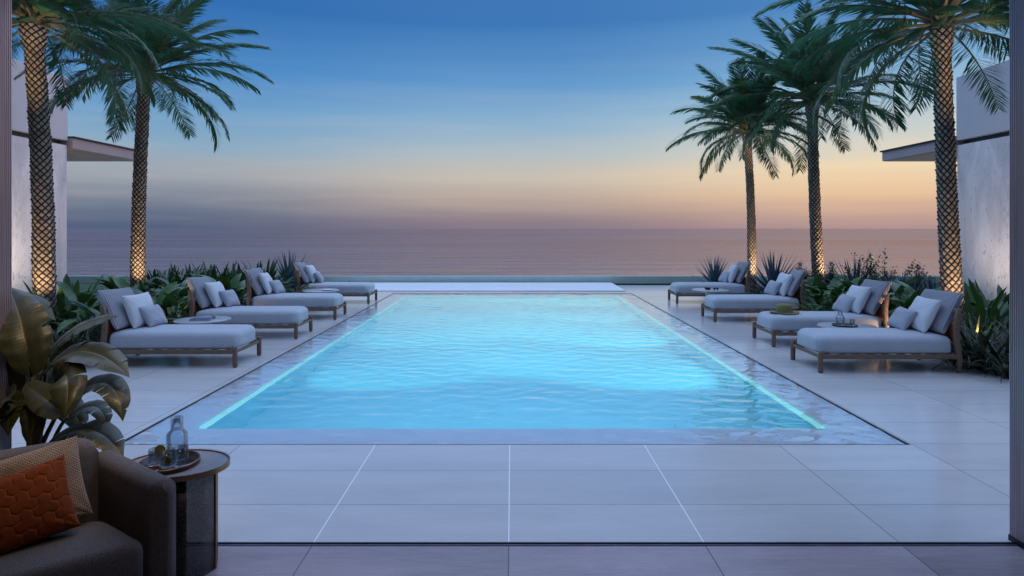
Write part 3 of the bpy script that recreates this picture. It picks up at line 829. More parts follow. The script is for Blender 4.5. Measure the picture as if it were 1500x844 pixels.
pp(ps1, 150, 0, 11.7, 1.05, 'strappy olive plant between the villa corner and the second palm', 'plant')
pp(ps2, 105, 0, 9.2, 1.0, 'dark strappy plant right of the thick left palm', 'plant')
pp(ps2, 140, 0, 9.0, .9, 'dark strappy plant beside the back post of the nearest left lounger', 'plant')
pp(ps2, 70, 0, 8.6, 1.0, 'dark strappy plant at the foot of the thick left palm, behind the big leaves', 'plant')
pp(pc1, 92, 0, 10.9, 1.25, 'paddle-leaved plant standing against the left villa wall', 'plant')
pp(pc2, 175, 0, 13.4, 1.0, 'paddle-leaved plant before the low parapet, left of the second palm', 'plant')
pp(pc1, 232, 0, 12.6, 1.1, 'single tall paddle-leaved plant just right of the lit palm foot', 'plant')
pp(pc2, 40, 0, 11.6, 1.1, 'paddle-leaved plant between the left pillar and the thick palm', 'plant')

# ground cover that nobody could count
mb = MB(); r = random.Random(5)
for i in range(5200):
    s = r.choice((-1, 1)); y = r.uniform(7.0, 20.5); x = s*(6.42+ (r.random()**1.3)*(4.2 if s < 0 else 4.6))
    if s < 0 and y > 17.2 and x < -9.5: continue
    if any((x-a)**2+(y-b)**2 < .35 for a, b in SPOTS): continue
    blade(mb, (x, y, r.uniform(0, .22)), r.uniform(0, 6.28), R(r.uniform(10, 80)), r.uniform(.14, .34), r.uniform(.018, .045), R(r.uniform(10, 70)), 4, .25, 'lance')
tag(mb.build('ground_cover', M['cover']), kind='stuff')

# washers at the foot of the villa walls
for x, y, sx, lab in ((-11.2, 14.9, -1, 'small garden spotlight washing the left villa wall near its corner'), (11.3, 12.2, 1, 'small garden spotlight washing the right villa wall beside the paddle leaves'), (11.3, 15.8, 1, 'small garden spotlight washing the right villa wall near its corner')):
    garden_spot(x, y, lab)
    lamp('wall_washer', 'SPOT', (x, y, .36), 190 if sx < 0 else 110, (1, .80, .66), target=(sx*13, y, 2.2), spot_size=R(135), spot_blend=1, shadow_soft_size=.05)
# warm path lights low in the beds
for x, y, lab, e in ((-6.75, 9.95, 'small garden spotlight behind the table between the two nearest left loungers', 9), (-6.75, 12.15, 'small garden spotlight between the second and third left loungers', 8),
                  (-6.7, 14.7, 'small garden spotlight between the two farthest left loungers', 6), (6.72, 9.5, 'small garden spotlight behind the table with the carafe', 12),
                  (6.75, 11.8, 'small garden spotlight behind the lounger with the hat', 7)):
    garden_spot(x, y, lab)
    sx = 1 if x > 0 else -1
    lamp('bed_light', 'SPOT', (x, y, .16), e*9, (1, .58, .30), target=(x-sx*.75, y+.75, .75), spot_size=R(75), spot_blend=.9, shadow_soft_size=.03)

# ------------------------------------------------------------------ pillows
def pillow_pts(w, h, t, n=26, seed=0, pinch=.06, wrinkle=.006, expo=.42):
    r = np.random.default_rng(seed)
    s = np.sin(np.linspace(-PI/2, PI/2, n)); U, V = np.meshgrid(s, s)
    prof = np.clip((1-np.abs(U)**2.6)*(1-np.abs(V)**2.6), 0, 1)**expo
    x = w/2*U*(1-pinch*(1-V**2)); z = h/2*V*(1-pinch*(1-U**2))
    wr = np.zeros_like(U)
    for k in range(7):
        a, b, c = r.normal(0, 3.5), r.normal(0, 3.5), r.random()*6.28
        wr += np.sin(a*U+b*V+c)
    wr *= wrinkle/2.2*prof
    # creases that run in from the corners
    for su, sv in ((1,1),(1,-1),(-1,1),(-1,-1)):
        dd = np.hypot(U-su, V-sv); an = np.arctan2(V-sv, U-su)
        wr += wrinkle*1.3*np.sin(an*11+r.random()*6)*np.exp(-(dd/.55)**2)*prof
    return np.stack([x, -(t/2*prof+wr), z+h/2], -1), np.stack([x, t/2*prof+wr*.5, z+h/2], -1)
def pillow_mesh(name, w, h, t, mat, **kw):
    f, b = pillow_pts(w, h, t, **kw); mb = MB(); mb.grid(f); mb.grid(b[:, ::-1])
    me = mb.mesh(name); bm = bmesh.new(); bm.from_mesh(me); bmesh.ops.remove_doubles(bm, verts=bm.verts, dist=1e-5)
    bmesh.ops.recalc_face_normals(bm, faces=bm.faces); bm.to_mesh(me); bm.free(); me.materials.append(mat); return me
PM = {'big': [pillow_mesh('back_pillow', .68, .62, .17, M['striped'], seed=s, pinch=.03, expo=.3) for s in (1, 2)],
      'white': [pillow_mesh('white_pillow', .54, .50, .19, M['pillow_white'], seed=s) for s in (3, 4, 5)],
      'small': [pillow_mesh('scatter_pillow', .46, .33, .16, M['pillow_grey'], seed=s) for s in (6, 7, 8)]}

# ------------------------------------------------------------------ loungers
def lounger():
    t = thing('sun_lounger', 'x', 'sun lounger', (0,0,0), 0, 'teak sun loungers in two rows beside the pool')
    # local +x runs to the head end
    mb = MB(); rings = []
    def ring(d, z): return rrect(-.925+d, .87-d, -.385+d, .385-d, max(.02, .17-d), max(.02, .08-d), z)
    for d, z in ((.03, .246), (.005, .258), (0, .285), (0, .40)): rings.append(ring(d, z))
    for k in range(1, 8):
        a = k/7*PI/2; rings.append(ring(.12*(1-math.cos(a)), .40+.092*math.sin(a)))
    for d, z in ((.17, .501), (.23, .507), (.30, .511), (.36, .512)): rings.append(ring(d, z))
    mb.loft(rings); mt = mb.build('mattress', M['mattress'], t)
    mb = MB()
    pipe = rrect(-.927, .872, -.387, .387, .17, .08, .285)
    mb.tube(pipe+[pipe[0]], .0035, 5, False); mb.build('piping', M['mattress'], mt)
    mb = MB()
    for s in (-1, 1): mb.box(-.90, .90, s*.40-.018, s*.40+.018, .185, .245)
    mb.box(-.935, -.905, -.382, .382, .195, .238); mb.box(.86, .89, -.382, .382, .19, .255)
    for k in range(9): mb.box(-.82+k*.2, -.76+k*.2, -.382, .382, .22, .243)
    mb.build('frame', M['teak'], t, False, .006)
    for s in (-1, 1):
        mb = MB(); mb.lathe([(.0, .0), (.024, 0), (.032, .018), (.034, .03), (.034, .27), (.030, .285), (.0, .29)], 16, (-.92, s*.402, 0)); lg = mb.build('leg', M['teak'], t)
        mb = MB(); mb.lathe([(.0, -.001), (.026, -.001), (.026, .012), (.0, .012)], 12, (-.92, s*.402, 0)); mb.build('foot_cap', M['black'], lg)
    for s in (-1, 1):
        mb = MB(); prof = [(.93, 0, .052), (.925, .20, .064), (.895, .42, .072), (.885, .60, .072), (.905, .76, .066), (.925, .86, .060)]
        rg = []
        for x, z, wd in prof:
            y0, y1 = s*.41-.02, s*.41+.02; rg.append([(x-wd/2, y0, z), (x+wd/2, y0, z), (x+wd/2, y1, z), (x-wd/2, y1, z)])
        mb.loft(rg); mb.build('rear_post', M['teak'], t, True, .008, )
    mb = MB(); mb.box(.897, .937, -.389, .389, .79, .85); mb.build('top_rail', M['teak'], t, False, .01)
    mb = MB(); n = 10
    g = [[(.885+.035*math.sin(PI*j/9)*(.6+.4*i/4), -.388+.776*j/9, .42+.27*i/4-.03*math.sin(PI*j/9)*(i/4)) for j in range(10)] for i in range(5)]
    mb.grid(g); o = mb.build('leather_sling', M['leather'], t); sm = o.modifiers.new('s', 'SOLIDIFY'); sm.thickness = .008
    return t
L0 = lounger()
LOUNGE = [ # x, y, side, label of lounger, phrase for pillows
 (5.05, 8.51, 1, 'nearest right sun lounger, its plain mattress in front of the table with the carafe', 'nearest right lounger'),
 (5.19, 10.28, 1, 'sun lounger with the straw hat lying on its mattress', 'lounger with the straw hat'),
 (5.12, 12.95, 1, 'sun lounger between the lounger with the hat and the farthest right table', 'third right lounger from the front'),
 (5.17, 16.0, 1, 'farthest right sun lounger, at the foot of the slimmest palm', 'farthest right lounger'),
 (-4.77, 8.83, -1, 'nearest left sun lounger, in front of the table with book and cup', 'nearest left lounger'),
 (-4.70, 10.99, -1, 'second left sun lounger, just behind the table with book and cup', 'second left lounger from the front'),
 (-4.68, 13.25, -1, 'third left sun lounger, in front of the far left table', 'third left lounger from the front'),
 (-4.60, 16.0, -1, 'farthest left sun lounger, beside the tall blue agave', 'farthest left lounger')]
rp = random.Random(99)
for i, (x, y, s, lab, ph) in enumerate(LOUNGE):
    o = L0 if i == 0 else dup(L0)
    rz = 0 if s > 0 else PI; o.location = (x, y, 0); o.rotation_euler = (0, 0, rz+R(rp.uniform(-1.3, 1.3))); o['label'] = lab
    for kind, dx, dy, lean, nm, txt in (('big', .735, .02, 30, 'back_pillow', 'large grey striped back pillow on the '), ('white', .585, .06, 24, 'throw_pillow', 'white square pillow on the '), ('small', .42, .13, 31, 'scatter_pillow', 'small grey pillow on the ')):
        me = rp.choice(PM[kind]); q = bpy.data.objects.new(nm, me); COL.objects.link(q)
        ddx = dx+rp.uniform(-.03, .02); ddy = dy+rp.uniform(-.05, .05)
        # the face looks to the foot end; the top leans to the head end
        fl = rp.choice((0, 0)); yaw = rp.uniform(-.14, .14); lean += rp.uniform(-3, 4); roll = rp.uniform(-.05, .05)
        q.matrix_world = Matrix.Translation((x+s*ddx, y+ddy, .508)) @ Matrix.Rotation(yaw, 4, 'Z') @ Matrix.Rotation(-PI/2 if s > 0 else PI/2, 4, 'Z') @ Matrix.Rotation(-R(lean), 4, 'X') @ Matrix.Rotation(roll, 4, 'Y')
        tag(q, txt+ph, 'pillow', {'big': 'striped back pillows on the loungers', 'white': 'white pillows on the loungers', 'small': 'small grey pillows on the loungers'}[kind])

# ------------------------------------------------------------------ round side tables and what stands on them
def side_table():
    t = thing('side_table', 'x', 'table', (0,0,0), 0, 'round side tables between the loungers')
    mb = MB(); mb.lathe([(0, .415), (.30, .415), (.40, .425), (.425, .436), (.425, .444), (.418, .45), (0, .45)], 48); mb.build('table_top', M['table_top'], t)
    mb = MB(); mb.lathe([(.0, .0), (.20, 0), (.205, .012), (.15, .03), (.105, .10), (.095, .22), (.105, .33), (.15, .415), (0, .415)], 32); mb.build('pedestal', M['table_base'], t)
    return t
T0 = side_table()
TAB = [(5.2, 9.4, -.03, 'round pale side table holding the carafe between the two nearest right loungers'), (4.74, 14.5, .02, 'round side table between the two farthest right loungers'),
       (-5.05, 9.9, 0, 'round side table holding a book and cup between the two nearest left loungers'), (-4.6, 14.6, 0, 'round side table between the two farthest left loungers')]
for i, (x, y, dz, lab) in enumerate(TAB):
    o = T0 if i == 0 else dup(T0); o.location = (x, y, 0); o.scale = (1, 1, (.45+dz)/.45); o['label'] = lab
def lathe_thing(name, prof, mat, label, cat, loc, n=28, parent=None):
    mb = MB(); mb.lathe(prof, n); o = mb.build(name, mat, parent, fix=True)
    o.location = loc
    if parent is None: tag(o, label, cat)
    return o
def glass_prof(r, h, t=.004, base=.01):
    return [(0, 0), (r*.94, 0), (r, .004), (r, h), (r-t, h), (r-t, base), (0, base)]
def carafe_prof(s):
    return [(x*s, z*s) for x, z in [(0, 0), (.058, 0), (.062, .005), (.062, .12), (.058, .135), (.040, .15), (.036, .158), (.036, .215), (.033, .215), (.033, .158), (.037, .148), (.054, .132), (.0575, .118), (.0575, .01), (0, .01)]]
z1 = .42
lathe_thing('serving_tray', [(0, 0), (.17, 0), (.18, .006), (.18, .022), (.174, .022), (.172, .010), (0, .010)], M['tray'], 'small dark round tray under the carafe on the right table', 'tray', (5.16, 9.40, z1+.001))
lathe_thing('carafe', carafe_prof(1.0), M['glass'], 'clear glass carafe with a narrow neck on the right side table', 'carafe', (5.10, 9.42, z1+.012))
lathe_thing('drinking_glass', glass_prof(.036, .10), M['glass'], 'clear tumbler next to the carafe on the right side table', 'glass', (5.24, 9.34, z1+.012))
# book and cup on the left table
z2 = .451
bk = thing('book', 'dark blue book lying flat on the left table beside a cup', 'book', (-5.02, 9.80, z2), R(8))
mb = MB(); mb.box(-.15, .15, -.10, .10, 0, .004); mb.box(-.15, .15, -.10, .10, .022, .026); mb.box(-.15, -.145, -.10, .10, .004, .022); mb.build('cover', M['book'], bk, False)
mb = MB(); mb.box(-.144, .145, -.096, .096, .0045, .0215); mb.build('pages', M['pillow_white'], bk, False)
lathe_thing('cup', [(0, 0), (.026, 0), (.03, .006), (.034, .075), (.031, .075), (.027, .01), (0, .01)], M['table_top'], 'small pale cup standing beside the book on the left table', 'cup', (-4.90, 9.97, z2))
lathe_thing('white_dish', [(0, 0), (.10, 0), (.15, .018), (.145, .022), (.10, .006), (0, .006)], M['pillow_white'], 'shallow white dish on the far left round table', 'dish', (-4.42, 14.55, z2))
sg = thing('sunglasses', 'dark sunglasses left on the far right round table', 'sunglasses', (4.86, 14.45, .471), R(15))
for s in (-1, 1):
    mb = MB(); mb.loft([[(s*.04+.034*math.cos(a), -.004, .024+.024*math.sin(a)) for a in np.linspace(0, 2*PI, 16, endpoint=False)], [(s*.04+.034*math.cos(a), .004, .024+.024*math.sin(a)) for a in np.linspace(0, 2*PI, 16, endpoint=False)]]); mb.build('lens', M['black'], sg)
    mb = MB(); mb.tube([(s*.072, 0, .035), (s*.072, .10, .03), (s*.068, .14, .008)], .004, 6); mb.build('temple', M['black'], sg)
lathe_thing('bowl', [(0, 0), (.05, 0), (.085, .05), (.08, .05), (.047, .006), (0, .006)], M['black'], 'small dark bowl on the far right round table', 'bowl', (4.68, 14.50, .471))
# straw hat
hat = thing('straw_hat', 'olive straw hat with a wide brim lying on the lounger mattress', 'hat', (4.60, 10.25, .511))
hat.scale = (1.15, 1.15, 1.08)
mb = MB(); n = 40; rings = []
for rr, z in ((.20, .012), (.185, .004), (.15, .004), (.115, .008)): rings.append([(rr*1.04*math.cos(a), rr*.95*math.sin(a), z+.010*math.cos(2*a)*(rr/.2)**3) for a in np.linspace(0, 2*PI, n, endpoint=False)])
mb.loft(rings, False, False); o = mb.build('brim', M['straw'], hat); o.modifiers.new('s', 'SOLIDIFY').thickness = .004
mb = MB(); rings = []
for rr, z in ((.112, .006), (.110, .05), (.104, .10), (.094, .125), (.07, .134), (.03, .118), (.004, .112)): rings.append([(rr*1.06*math.cos(a), rr*.9*math.sin(a), z) for a in np.linspace(0, 2*PI, n, endpoint=False)])
mb.loft(rings, False, True); mb.build('hat_crown', M['straw'], hat)
mb = MB(); mb.loft([[(rr*1.06*math.cos(a), rr*.9*math.sin(a), z) for a in np.linspace(0, 2*PI, n, endpoint=False)] for rr, z in ((.1145, .010), (.1135, .036))], False, False); mb.build('ribbon', M['rind'], hat)

# ------------------------------------------------------------------ sofa
def V2(a): return Vector((a[0], a[1], 0))
sofa = thing('sofa', 'dark brown-grey upholstered sofa with rounded back and a flared arm, facing the room', 'sofa', (0, 0, 0))
def slab(name, a, b, th, z0, z1, rtop, rend, drop=0, bulge=0, n=22):
    """upholstered slab from plan point a to b, thickness th, rounded over its top and at end b"""
    a, b = V2(a), V2(b); d = (b-a); L = d.length; d.normalize(); nrm = Vector((-d.y, d.x, 0))
    prof = []           # cross-section (offset across, height fraction)
    m = 8
    sec = [(-th/2, z0), (-th/2, z0+.3*(z1-z0)), (-th/2-bulge, z0+.65*(z1-z0))]
    for k in range(m+1):
        t = PI - PI*k/m; sec.append((math.cos(t)*th/2, z1-rtop+math.sin(t)*rtop))
    sec += [(th/2, z0+.65*(z1-z0)), (th/2, z0+.3*(z1-z0)), (th/2, z0)]
    rings = []
    for i in range(n+1):
        s = i/n; x = L*s; over = 0
        e = L-x
        sh = 1.0; dz = 0
        if e < rend:                       # round the end over in plan and in elevation
            q = 1-e/rend; sh = math.sqrt(max(0, 1-q**2.4))*.9+.1*(1-q); dz = -(1-math.sqrt(max(0, 1-q*q)))*rtop*1.2
        zs = 1 - drop*s
        p = a+d*x
        rings.append([tuple(p + nrm*(o*sh)) [:2] + ((z0+(z-z0)*zs + dz*((z-z0)/(z1-z0))),) for o, z in sec])
    mb = MB(); mb.loft(rings); o = mb.build(name, M['sofa'], sofa, fix=True)
    return o
slab('backrest', (-3.02, 2.86), (-2.29, 3.36), .17, .12, .785, .075, .10)
slab('armrest', (-2.33, 3.46), (-1.725, 3.035), .125, .10, .665, .05, .05)
mb = MB()
def seat_ring(dd, z):
    c = [(-2.16, 3.21), (-1.775, 2.95), (-2.52, 2.42), (-2.95, 2.80)]
    m = Vector((sum(p[0] for p in c)/4, sum(p[1] for p in c)/4)); out = []
    r0 = .06
    for k in range(4):
        p = Vector(c[k]); a = (Vector(c[k-1])-p).normalized(); b = (Vector(c[(k+1)%4])-p).normalized()
        q = p + (a+b).normalized()*dd*1.35
        for j in range(7):
            t = j/6; out.append(tuple(q + a*r0*(1-t)**2 + b*r0*t**2) + (z,))
    return out
rg = [seat_ring(.02, .20), seat_ring(0, .215), seat_ring(0, .36)]
for k in range(1, 7):
    a = k/6*PI/2; rg.append(seat_ring(.05*(1-math.cos(a)), .36+.05*math.sin(a)))
for d_, z_ in ((.08, .414), (.11, .418), (.14, .419)): rg.append(seat_ring(d_, z_))
mb.loft(rg); mb.build('seat_cushion', M['sofa'], sofa, fix=True)
mb = MB(); mb.loft([seat_ring(.03, .06), seat_ring(.03, .199)]); mb.build('base', M['sofa'], sofa, False, .008, fix=True)
for p in ((-2.22, 3.16), (-1.86, 2.94), (-2.5, 2.52), (-2.85, 2.80)):
    mb = MB(); mb.lathe([(0, -.005), (.018, -.005), (.022, .06), (0, .06)], 10, (p[0], p[1], 0)); mb.build('leg', M['dark_metal'], sofa)

# cushions on the sofa
def lean_on_sofa(me, name, bl, br, lean, label, roll=0):
    """bl, br: where the lower corners rest on the seat"""
    bl, br = Vector(bl), Vector(br); d = br-bl; ang = math.atan2(d.y, d.x)
    o = bpy.data.objects.new(name, me); COL.objects.link(o)
    mid = (bl+br)/2
    o.matrix_world = Matrix.Translation(mid) @ Matrix.Rotation(ang, 4, 'Z') @ Matrix.Rotation(-R(lean), 4, 'X') @ Matrix.Rotation(R(roll), 4, 'Y')
    return tag(o, label, 'cushion')
def knit_mat():
    m, nt, b = new_mat('knit')
    tc = nt.nodes.new('ShaderNodeTexCoord').outputs['Object']
    s = nt.nodes.new('ShaderNodeSeparateXYZ'); nt.links.new(tc, s.inputs[0])
    br = nt.nodes.new('ShaderNodeTexBrick'); br.offset = .5
    cmb = nt.nodes.new('ShaderNodeCombineXYZ'); nt.links.new(s.outputs[0], cmb.inputs[0]); nt.links.new(s.outputs[2], cmb.inputs[1])
    nt.links.new(cmb.outputs[0], br.inputs['Vector'])
    br.inputs['Scale'].default_value = 1; br.inputs['Brick Width'].default_value = .017; br.inputs['Row Height'].default_value = .0085
    br.inputs['Mortar Size'].default_value = .0016; br.inputs['Mortar Smooth'].default_value = .6
    br.inputs['Color1'].default_value = (.40, .30, .21, 1); br.inputs['Color2'].default_value = (.33, .25, .18, 1); br.inputs['Mortar'].default_value = (.055, .04, .035, 1)
    nt.links.new(br.outputs['Color'], b.inputs['Base Color']); b.inputs['Roughness'].default_value = .95
    inv = math_node(nt, 'SUBTRACT', 1, br.outputs['Fac'])
    nt.links.new(bump(nt, inv, .7, .004), b.inputs['Normal']); return m
M['knit'] = knit_mat()
me = pillow_mesh('cushion', .52, .41, .16, M['knit'], seed=21, n=34, pinch=.05)
lean_on_sofa(me, 'knit_cushion', (-2.57, 2.82, .415), (-2.16, 3.13, .415), 20, 'beige woven-knit cushion leaning on the sofa back behind the orange one', -9)

def hex_pattern(U, Vv, size):
    """distance to the seams of a tiling by three-hexagon pieces"""
    q = (math.sqrt(3)/3*U - Vv/3)/size; r = (2/3*Vv)/size
    best = []
    rq, rr_ = np.round(q), np.round(r)
    cand = []
    for dq in (-2, -1, 0, 1, 2):
        for dr in (-2, -1, 0, 1, 2):
            cq, cr = rq+dq, rr_+dr
            cx = size*math.sqrt(3)*(cq+cr/2); cyy = size*1.5*cr
            d = (U-cx)**2+(Vv-cyy)**2
            c = np.mod(cq-cr, 3); aq = np.where(c == 1, cq-1, cq); ar = np.where(c == 2, cr-1, cr)
            cand.append((np.sqrt(d), aq*1000+ar))
    D = np.stack([c[0] for c in cand]); G = np.stack([c[1] for c in cand])
    i0 = np.argmin(D, 0); g0 = np.take_along_axis(G, i0[None], 0)[0]; d0 = np.take_along_axis(D, i0[None], 0)[0]
    D2 = np.where(G == g0[None], 1e9, D); d1 = D2.min(0)
    return (d1-d0)/2
def orange():
    n = 170; f, b = pillow_pts(.46, .36, .15, n=n, seed=33, wrinkle=.003)
    e = hex_pattern(f[..., 0]+.3, f[..., 2], .030)
    puff = np.clip(e/.012, 0, 1); puff = np.sqrt(1-(1-puff)**2)
    f[..., 1] -= .006*puff - .003
    mb = MB(); mb.grid(f); mb.grid(b[::1, ::-1])
    me = mb.mesh('cushion'); at_ = me.attributes.new('seam', 'FLOAT', 'POINT')
    s = np.concatenate([puff.reshape(-1), np.ones(n*n)]); at_.data.foreach_set('value', s)
    m, nt, bs = new_mat('orange velvet')
    an = nt.nodes.new('ShaderNodeAttribute'); an.attribute_name = 'seam'
    tc = nt.nodes.new('ShaderNodeTexCoord').outputs['Object']
    c = ramp(nt, noise(nt, tc, 30, 3), [(.3, (.14, .028, .005)), (.7, (.20, .042, .007))])
    c = mixc(nt, ramp(nt, an.outputs['Fac'], [(.25, 1.0), (.6, 0.0)]), c, (.27, .095, .035))
    nt.links.new(c, bs.inputs['Base Color']); bs.inputs['Roughness'].default_value = .85; bs.inputs['Specular IOR Level'].default_value = .2
    me.materials.append(m); return me
lean_on_sofa(orange(), 'orange_cushion', (-2.49, 2.72, .418), (-2.13, 3.00, .418), 24, 'burnt orange velvet cushion stitched in interlocking tripod shapes on the sofa', -10)

# ------------------------------------------------------------------ gold-rimmed table beside the sofa
TX, TY, TH = -1.91, 3.45, .595
tb = thing('drinks_table', 'oval gold-rimmed table on dark panels beside the sofa arm', 'table', (TX, TY, 0))
EX, EY = .29, .215
def ell(fx, z, n=64): return [(EX*fx*math.cos(a), (EY+EX*(fx-1))*math.sin(a), z) for a in np.linspace(0, 2*PI, n, endpoint=False)]
mb = MB(); mb.loft([ell(.965, TH-.012), ell(.965, TH-.003)]); 
m, nt_, b_ = new_mat('smoked table top'); b_.inputs['Roughness'].default_value = .10
tcx = nt_.nodes.new('ShaderNodeTexCoord').outputs['Object']
nt_.links.new(ramp(nt_, noise(nt_, tcx, 8, 4), [(.3, (.26, .26, .29)), (.7, (.34, .335, .36))]), b_.inputs['Base Color'])
mb.build('table_top', m, tb, False)
mb = MB(); mb.loft([ell(.97, TH-.026), ell(1.0, TH-.026), ell(1.0, TH+.004), ell(.97, TH+.004), ell(.97, TH-.0125), ell(.9, TH-.0126)], False, False); mb.build('rim', M['gold'], tb, False)
def speckled(name, alpha):
    m, nt, b = new_mat(name)
    tc = nt.nodes.new('ShaderNodeTexCoord').outputs['Object']
    vo = nt.nodes.new('ShaderNodeTexVoronoi'); vo.inputs['Scale'].default_value = 160; nt.links.new(tc, vo.inputs['Vector'])
    c = ramp(nt, vo.outputs['Distance'], [(.25, (.09, .085, .09)), (.5, (.022, .021, .024))])
    nt.links.new(c, b.inputs['Base Color']); b.inputs['Roughness'].default_value = .3
    nt.links.new(bump(nt, vo.outputs['Distance'], .4, .002), b.inputs['Normal'])
    b.inputs['Alpha'].default_value = alpha; return m
M['mesh_panel'] = speckled('hammered dark panel', 1.0); M['smoke'] = speckled('smoked glass panel', .74)
mb = MB()                                    # curved smoked panel, gold-edged
arc = [(.02+.20*math.cos(a), -.0+.16*math.sin(a)) for a in np.linspace(R(-75), R(35), 16)]
mb.grid([[(x, y, z) for x, y in arc] for z in (-.004, TH-.035)])
o = mb.build('curved_panel', M['smoke'], tb); o.modifiers.new('s', 'SOLIDIFY').thickness = .008
mb = MB(); x, y = arc[8]; 
for (x, y) in (arc[0], arc[-1], (.222, .0)): 
    q = MB(); q.box(x-.007, x+.007, y-.007, y+.007, -.005, TH-.0345); q.build('edge_bar', M['gold'], tb, False, .003)
mb = MB(); mb.box(-.06, .118, -.125, -.113, .06, TH-.0345); mb.build('cross_panel', M['mesh_panel'], tb, False)
mb = MB(); mb.box(-.05, .11, -.13, -.108, -.004, .0595); mb.build('plinth', M['dark_metal'], tb, False)

# tray, carafe and glasses on it
tz = TH-.002
cx, cyy = at(248, 680, 3.43)[0], 3.43
tr = thing('round_tray', 'round black tray with raised rim on the gold-rimmed table', 'tray', (cx, cyy, tz))
mb = MB(); mb.lathe([(0, 0), (.150, 0), (.158, .004), (.158, .024), (.152, .024), (.150, .008), (0, .008)], 48); mb.build('dish', M['tray'], tr)
q = MB(); q.lathe([(.1525, .0245), (.1575, .0245), (.1575, .0265), (.1525, .0265)], 48); q.build('rim', M['copper'], tr)
z3 = tz+.009
lathe_thing('carafe', [(x*.92, z*1.12) for x, z in carafe_prof(1)], M['glass'], 'tall clear glass carafe on the black tray beside the sofa', 'carafe', (cx+.005, cyy+.07, z3))
o = lathe_thing('drinking_glass', glass_prof(.040, .088), M['glass'], 'tumbler with a lemon slice on its rim, front left of the carafe', 'glass', (cx-.065, cyy-.015, z3))
o = lathe_thing('drinking_glass', glass_prof(.040, .10), M['glass'], 'tallest tumbler at the right side of the black tray', 'glass', (cx+.075, cyy-.02, z3)); 
o = lathe_thing('drinking_glass', glass_prof(.032, .085), M['glass'], 'slim tumbler with lemon inside, between the other two glasses', 'glass', (cx+.012, cyy-.045, z3))
def slice_(loc, rx, label):
    t = thing('lemon_slice', label, 'lemon slice', loc); t.rotation_euler = rx
    mb = MB(); mb.loft([[(.024*math.cos(a), y, .024*math.sin(a)) for a in np.linspace(0, 2*PI, 24, endpoint=False)] for y in (-.0025, .0025)]); mb.build('flesh', M['lemon'], t, False)
    mb = MB(); rr = [(.024, -.003), (.0275, -.003), (.0275, .003), (.024, .003)]
    mb.loft([[(r_*math.cos(a), y, r_*math.sin(a)) for a in np.linspace(0, 2*PI, 24, endpoint=False)] for r_, y in rr+[rr[0]]], False, False); mb.build('rind', M['rind'], t, False)
slice_((cx-.035, cyy-.03, z3+.088), (0, .3, .3), 'lemon slice perched on the rim of the front left tumbler')
slice_((cx+.012, cyy-.045, z3+.040), (.5, .2, .1), 'lemon slice inside the slim tumbler')
cs = MB(); cs.lathe([(.038, 0), (.046, 0), (.046, .007), (.038, .007), (.038, 0)], 32); o = cs.build('coaster_ring', M['copper'], None, fix=True); o.location = (cx-.045, cyy-.095, z3)
tag(o, 'copper ring coaster at the front of the black tray', 'coaster')

# ------------------------------------------------------------------ big-leaved plant behind the sofa
bp = thing('banana_plant', 'large potted plant with glossy split banana-like leaves behind the sofa', 'plant', (0, 0, 0))
def banana_leaf(p0, p1, p2, W, up, seed, slits=5, fold=.25):
    """leaf on a curve p0-p1-p2 (quadratic); up: where the upper face looks"""
    r = np.random.default_rng(seed); p0, p1, p2 = (np.array(p, float) for p in (p0, p1, p2)); up = np.array(up, float)
    V, F, UV = [], [], []
    n = 44; nc = 6
    def frame(t):
        c = (1-t)**2*p0+2*t*(1-t)*p1+t*t*p2; d = 2*(1-t)*(p1-p0)+2*t*(p2-p1); d /= np.linalg.norm(d)
        s = np.cross(d, up); s /= np.linalg.norm(s); u = np.cross(s, d); return c, d, s, u
    for side in (-1, 1):
        cuts = np.sort(r.uniform(.12, .92, slits)); bounds = [0, *cuts, 1]
        for k in range(len(bounds)-1):
            a, b = bounds[k], bounds[k+1]; m = max(3, int(n*(b-a)))
            depth = r.uniform(.3, .95); drop = r.uniform(-.10, .12); gap = r.uniform(.004, .016); base = len(V)
            for i in range(m+1):
                t = a+(b-a)*i/m
                for j in range(nc+1):
                    w = j/nc; ww = max(0, (w-(1-depth))/depth)
                    te = t + (w**1.5)*.05*(1-t)           # veins sweep forward
                    if i == 0 and k > 0: te += gap*ww
                    if i == m and k < len(bounds)-2: te -= gap*ww
                    te = min(max(te, 0), 1); c, d, s, u = frame(te)
                    wid = W*(math.sin(PI*min(1, te*.93+.05))**.62)*(1 if te < .85 else max(.0, (1-te)/.15)**.6)
                    hgt = fold*w*wid - .55*wid*w*w*fold*2.2 + drop*wid*ww*w + .012*math.sin(t*40+side)*w*wid*2
                    q = c + s*side*w*wid + u*hgt
                    V.append(q); UV.append((te, side*w))
            for i in range(m):
                for j in range(nc):
                    x = base+i*(nc+1)+j; F.append((x, x+1, x+nc+2, x+nc+1))
    me = bpy.data.meshes.new('leaf'); me.from_pydata([tuple(v) for v in V], [], F); uvl = me.uv_layers.new(name='UVMap')
    for l in me.loops: uvl.data[l.index].uv = UV[l.vertex_index]
    lf = link('leaf', me, M['banana'], bp)
    mb = MB(); mb.tube([tuple(frame(t)[0]-frame(t)[3]*.006) for t in np.linspace(0, .97, 14)], [.011*(1-.85*t) for t in np.linspace(0, 1, 14)], 6); mb.build('midrib', M['banana_stem'], lf)
    return lf
BX, BY = at(50, 640, 3.78)[0], 3.80
root = Vector((BX, BY, .30))
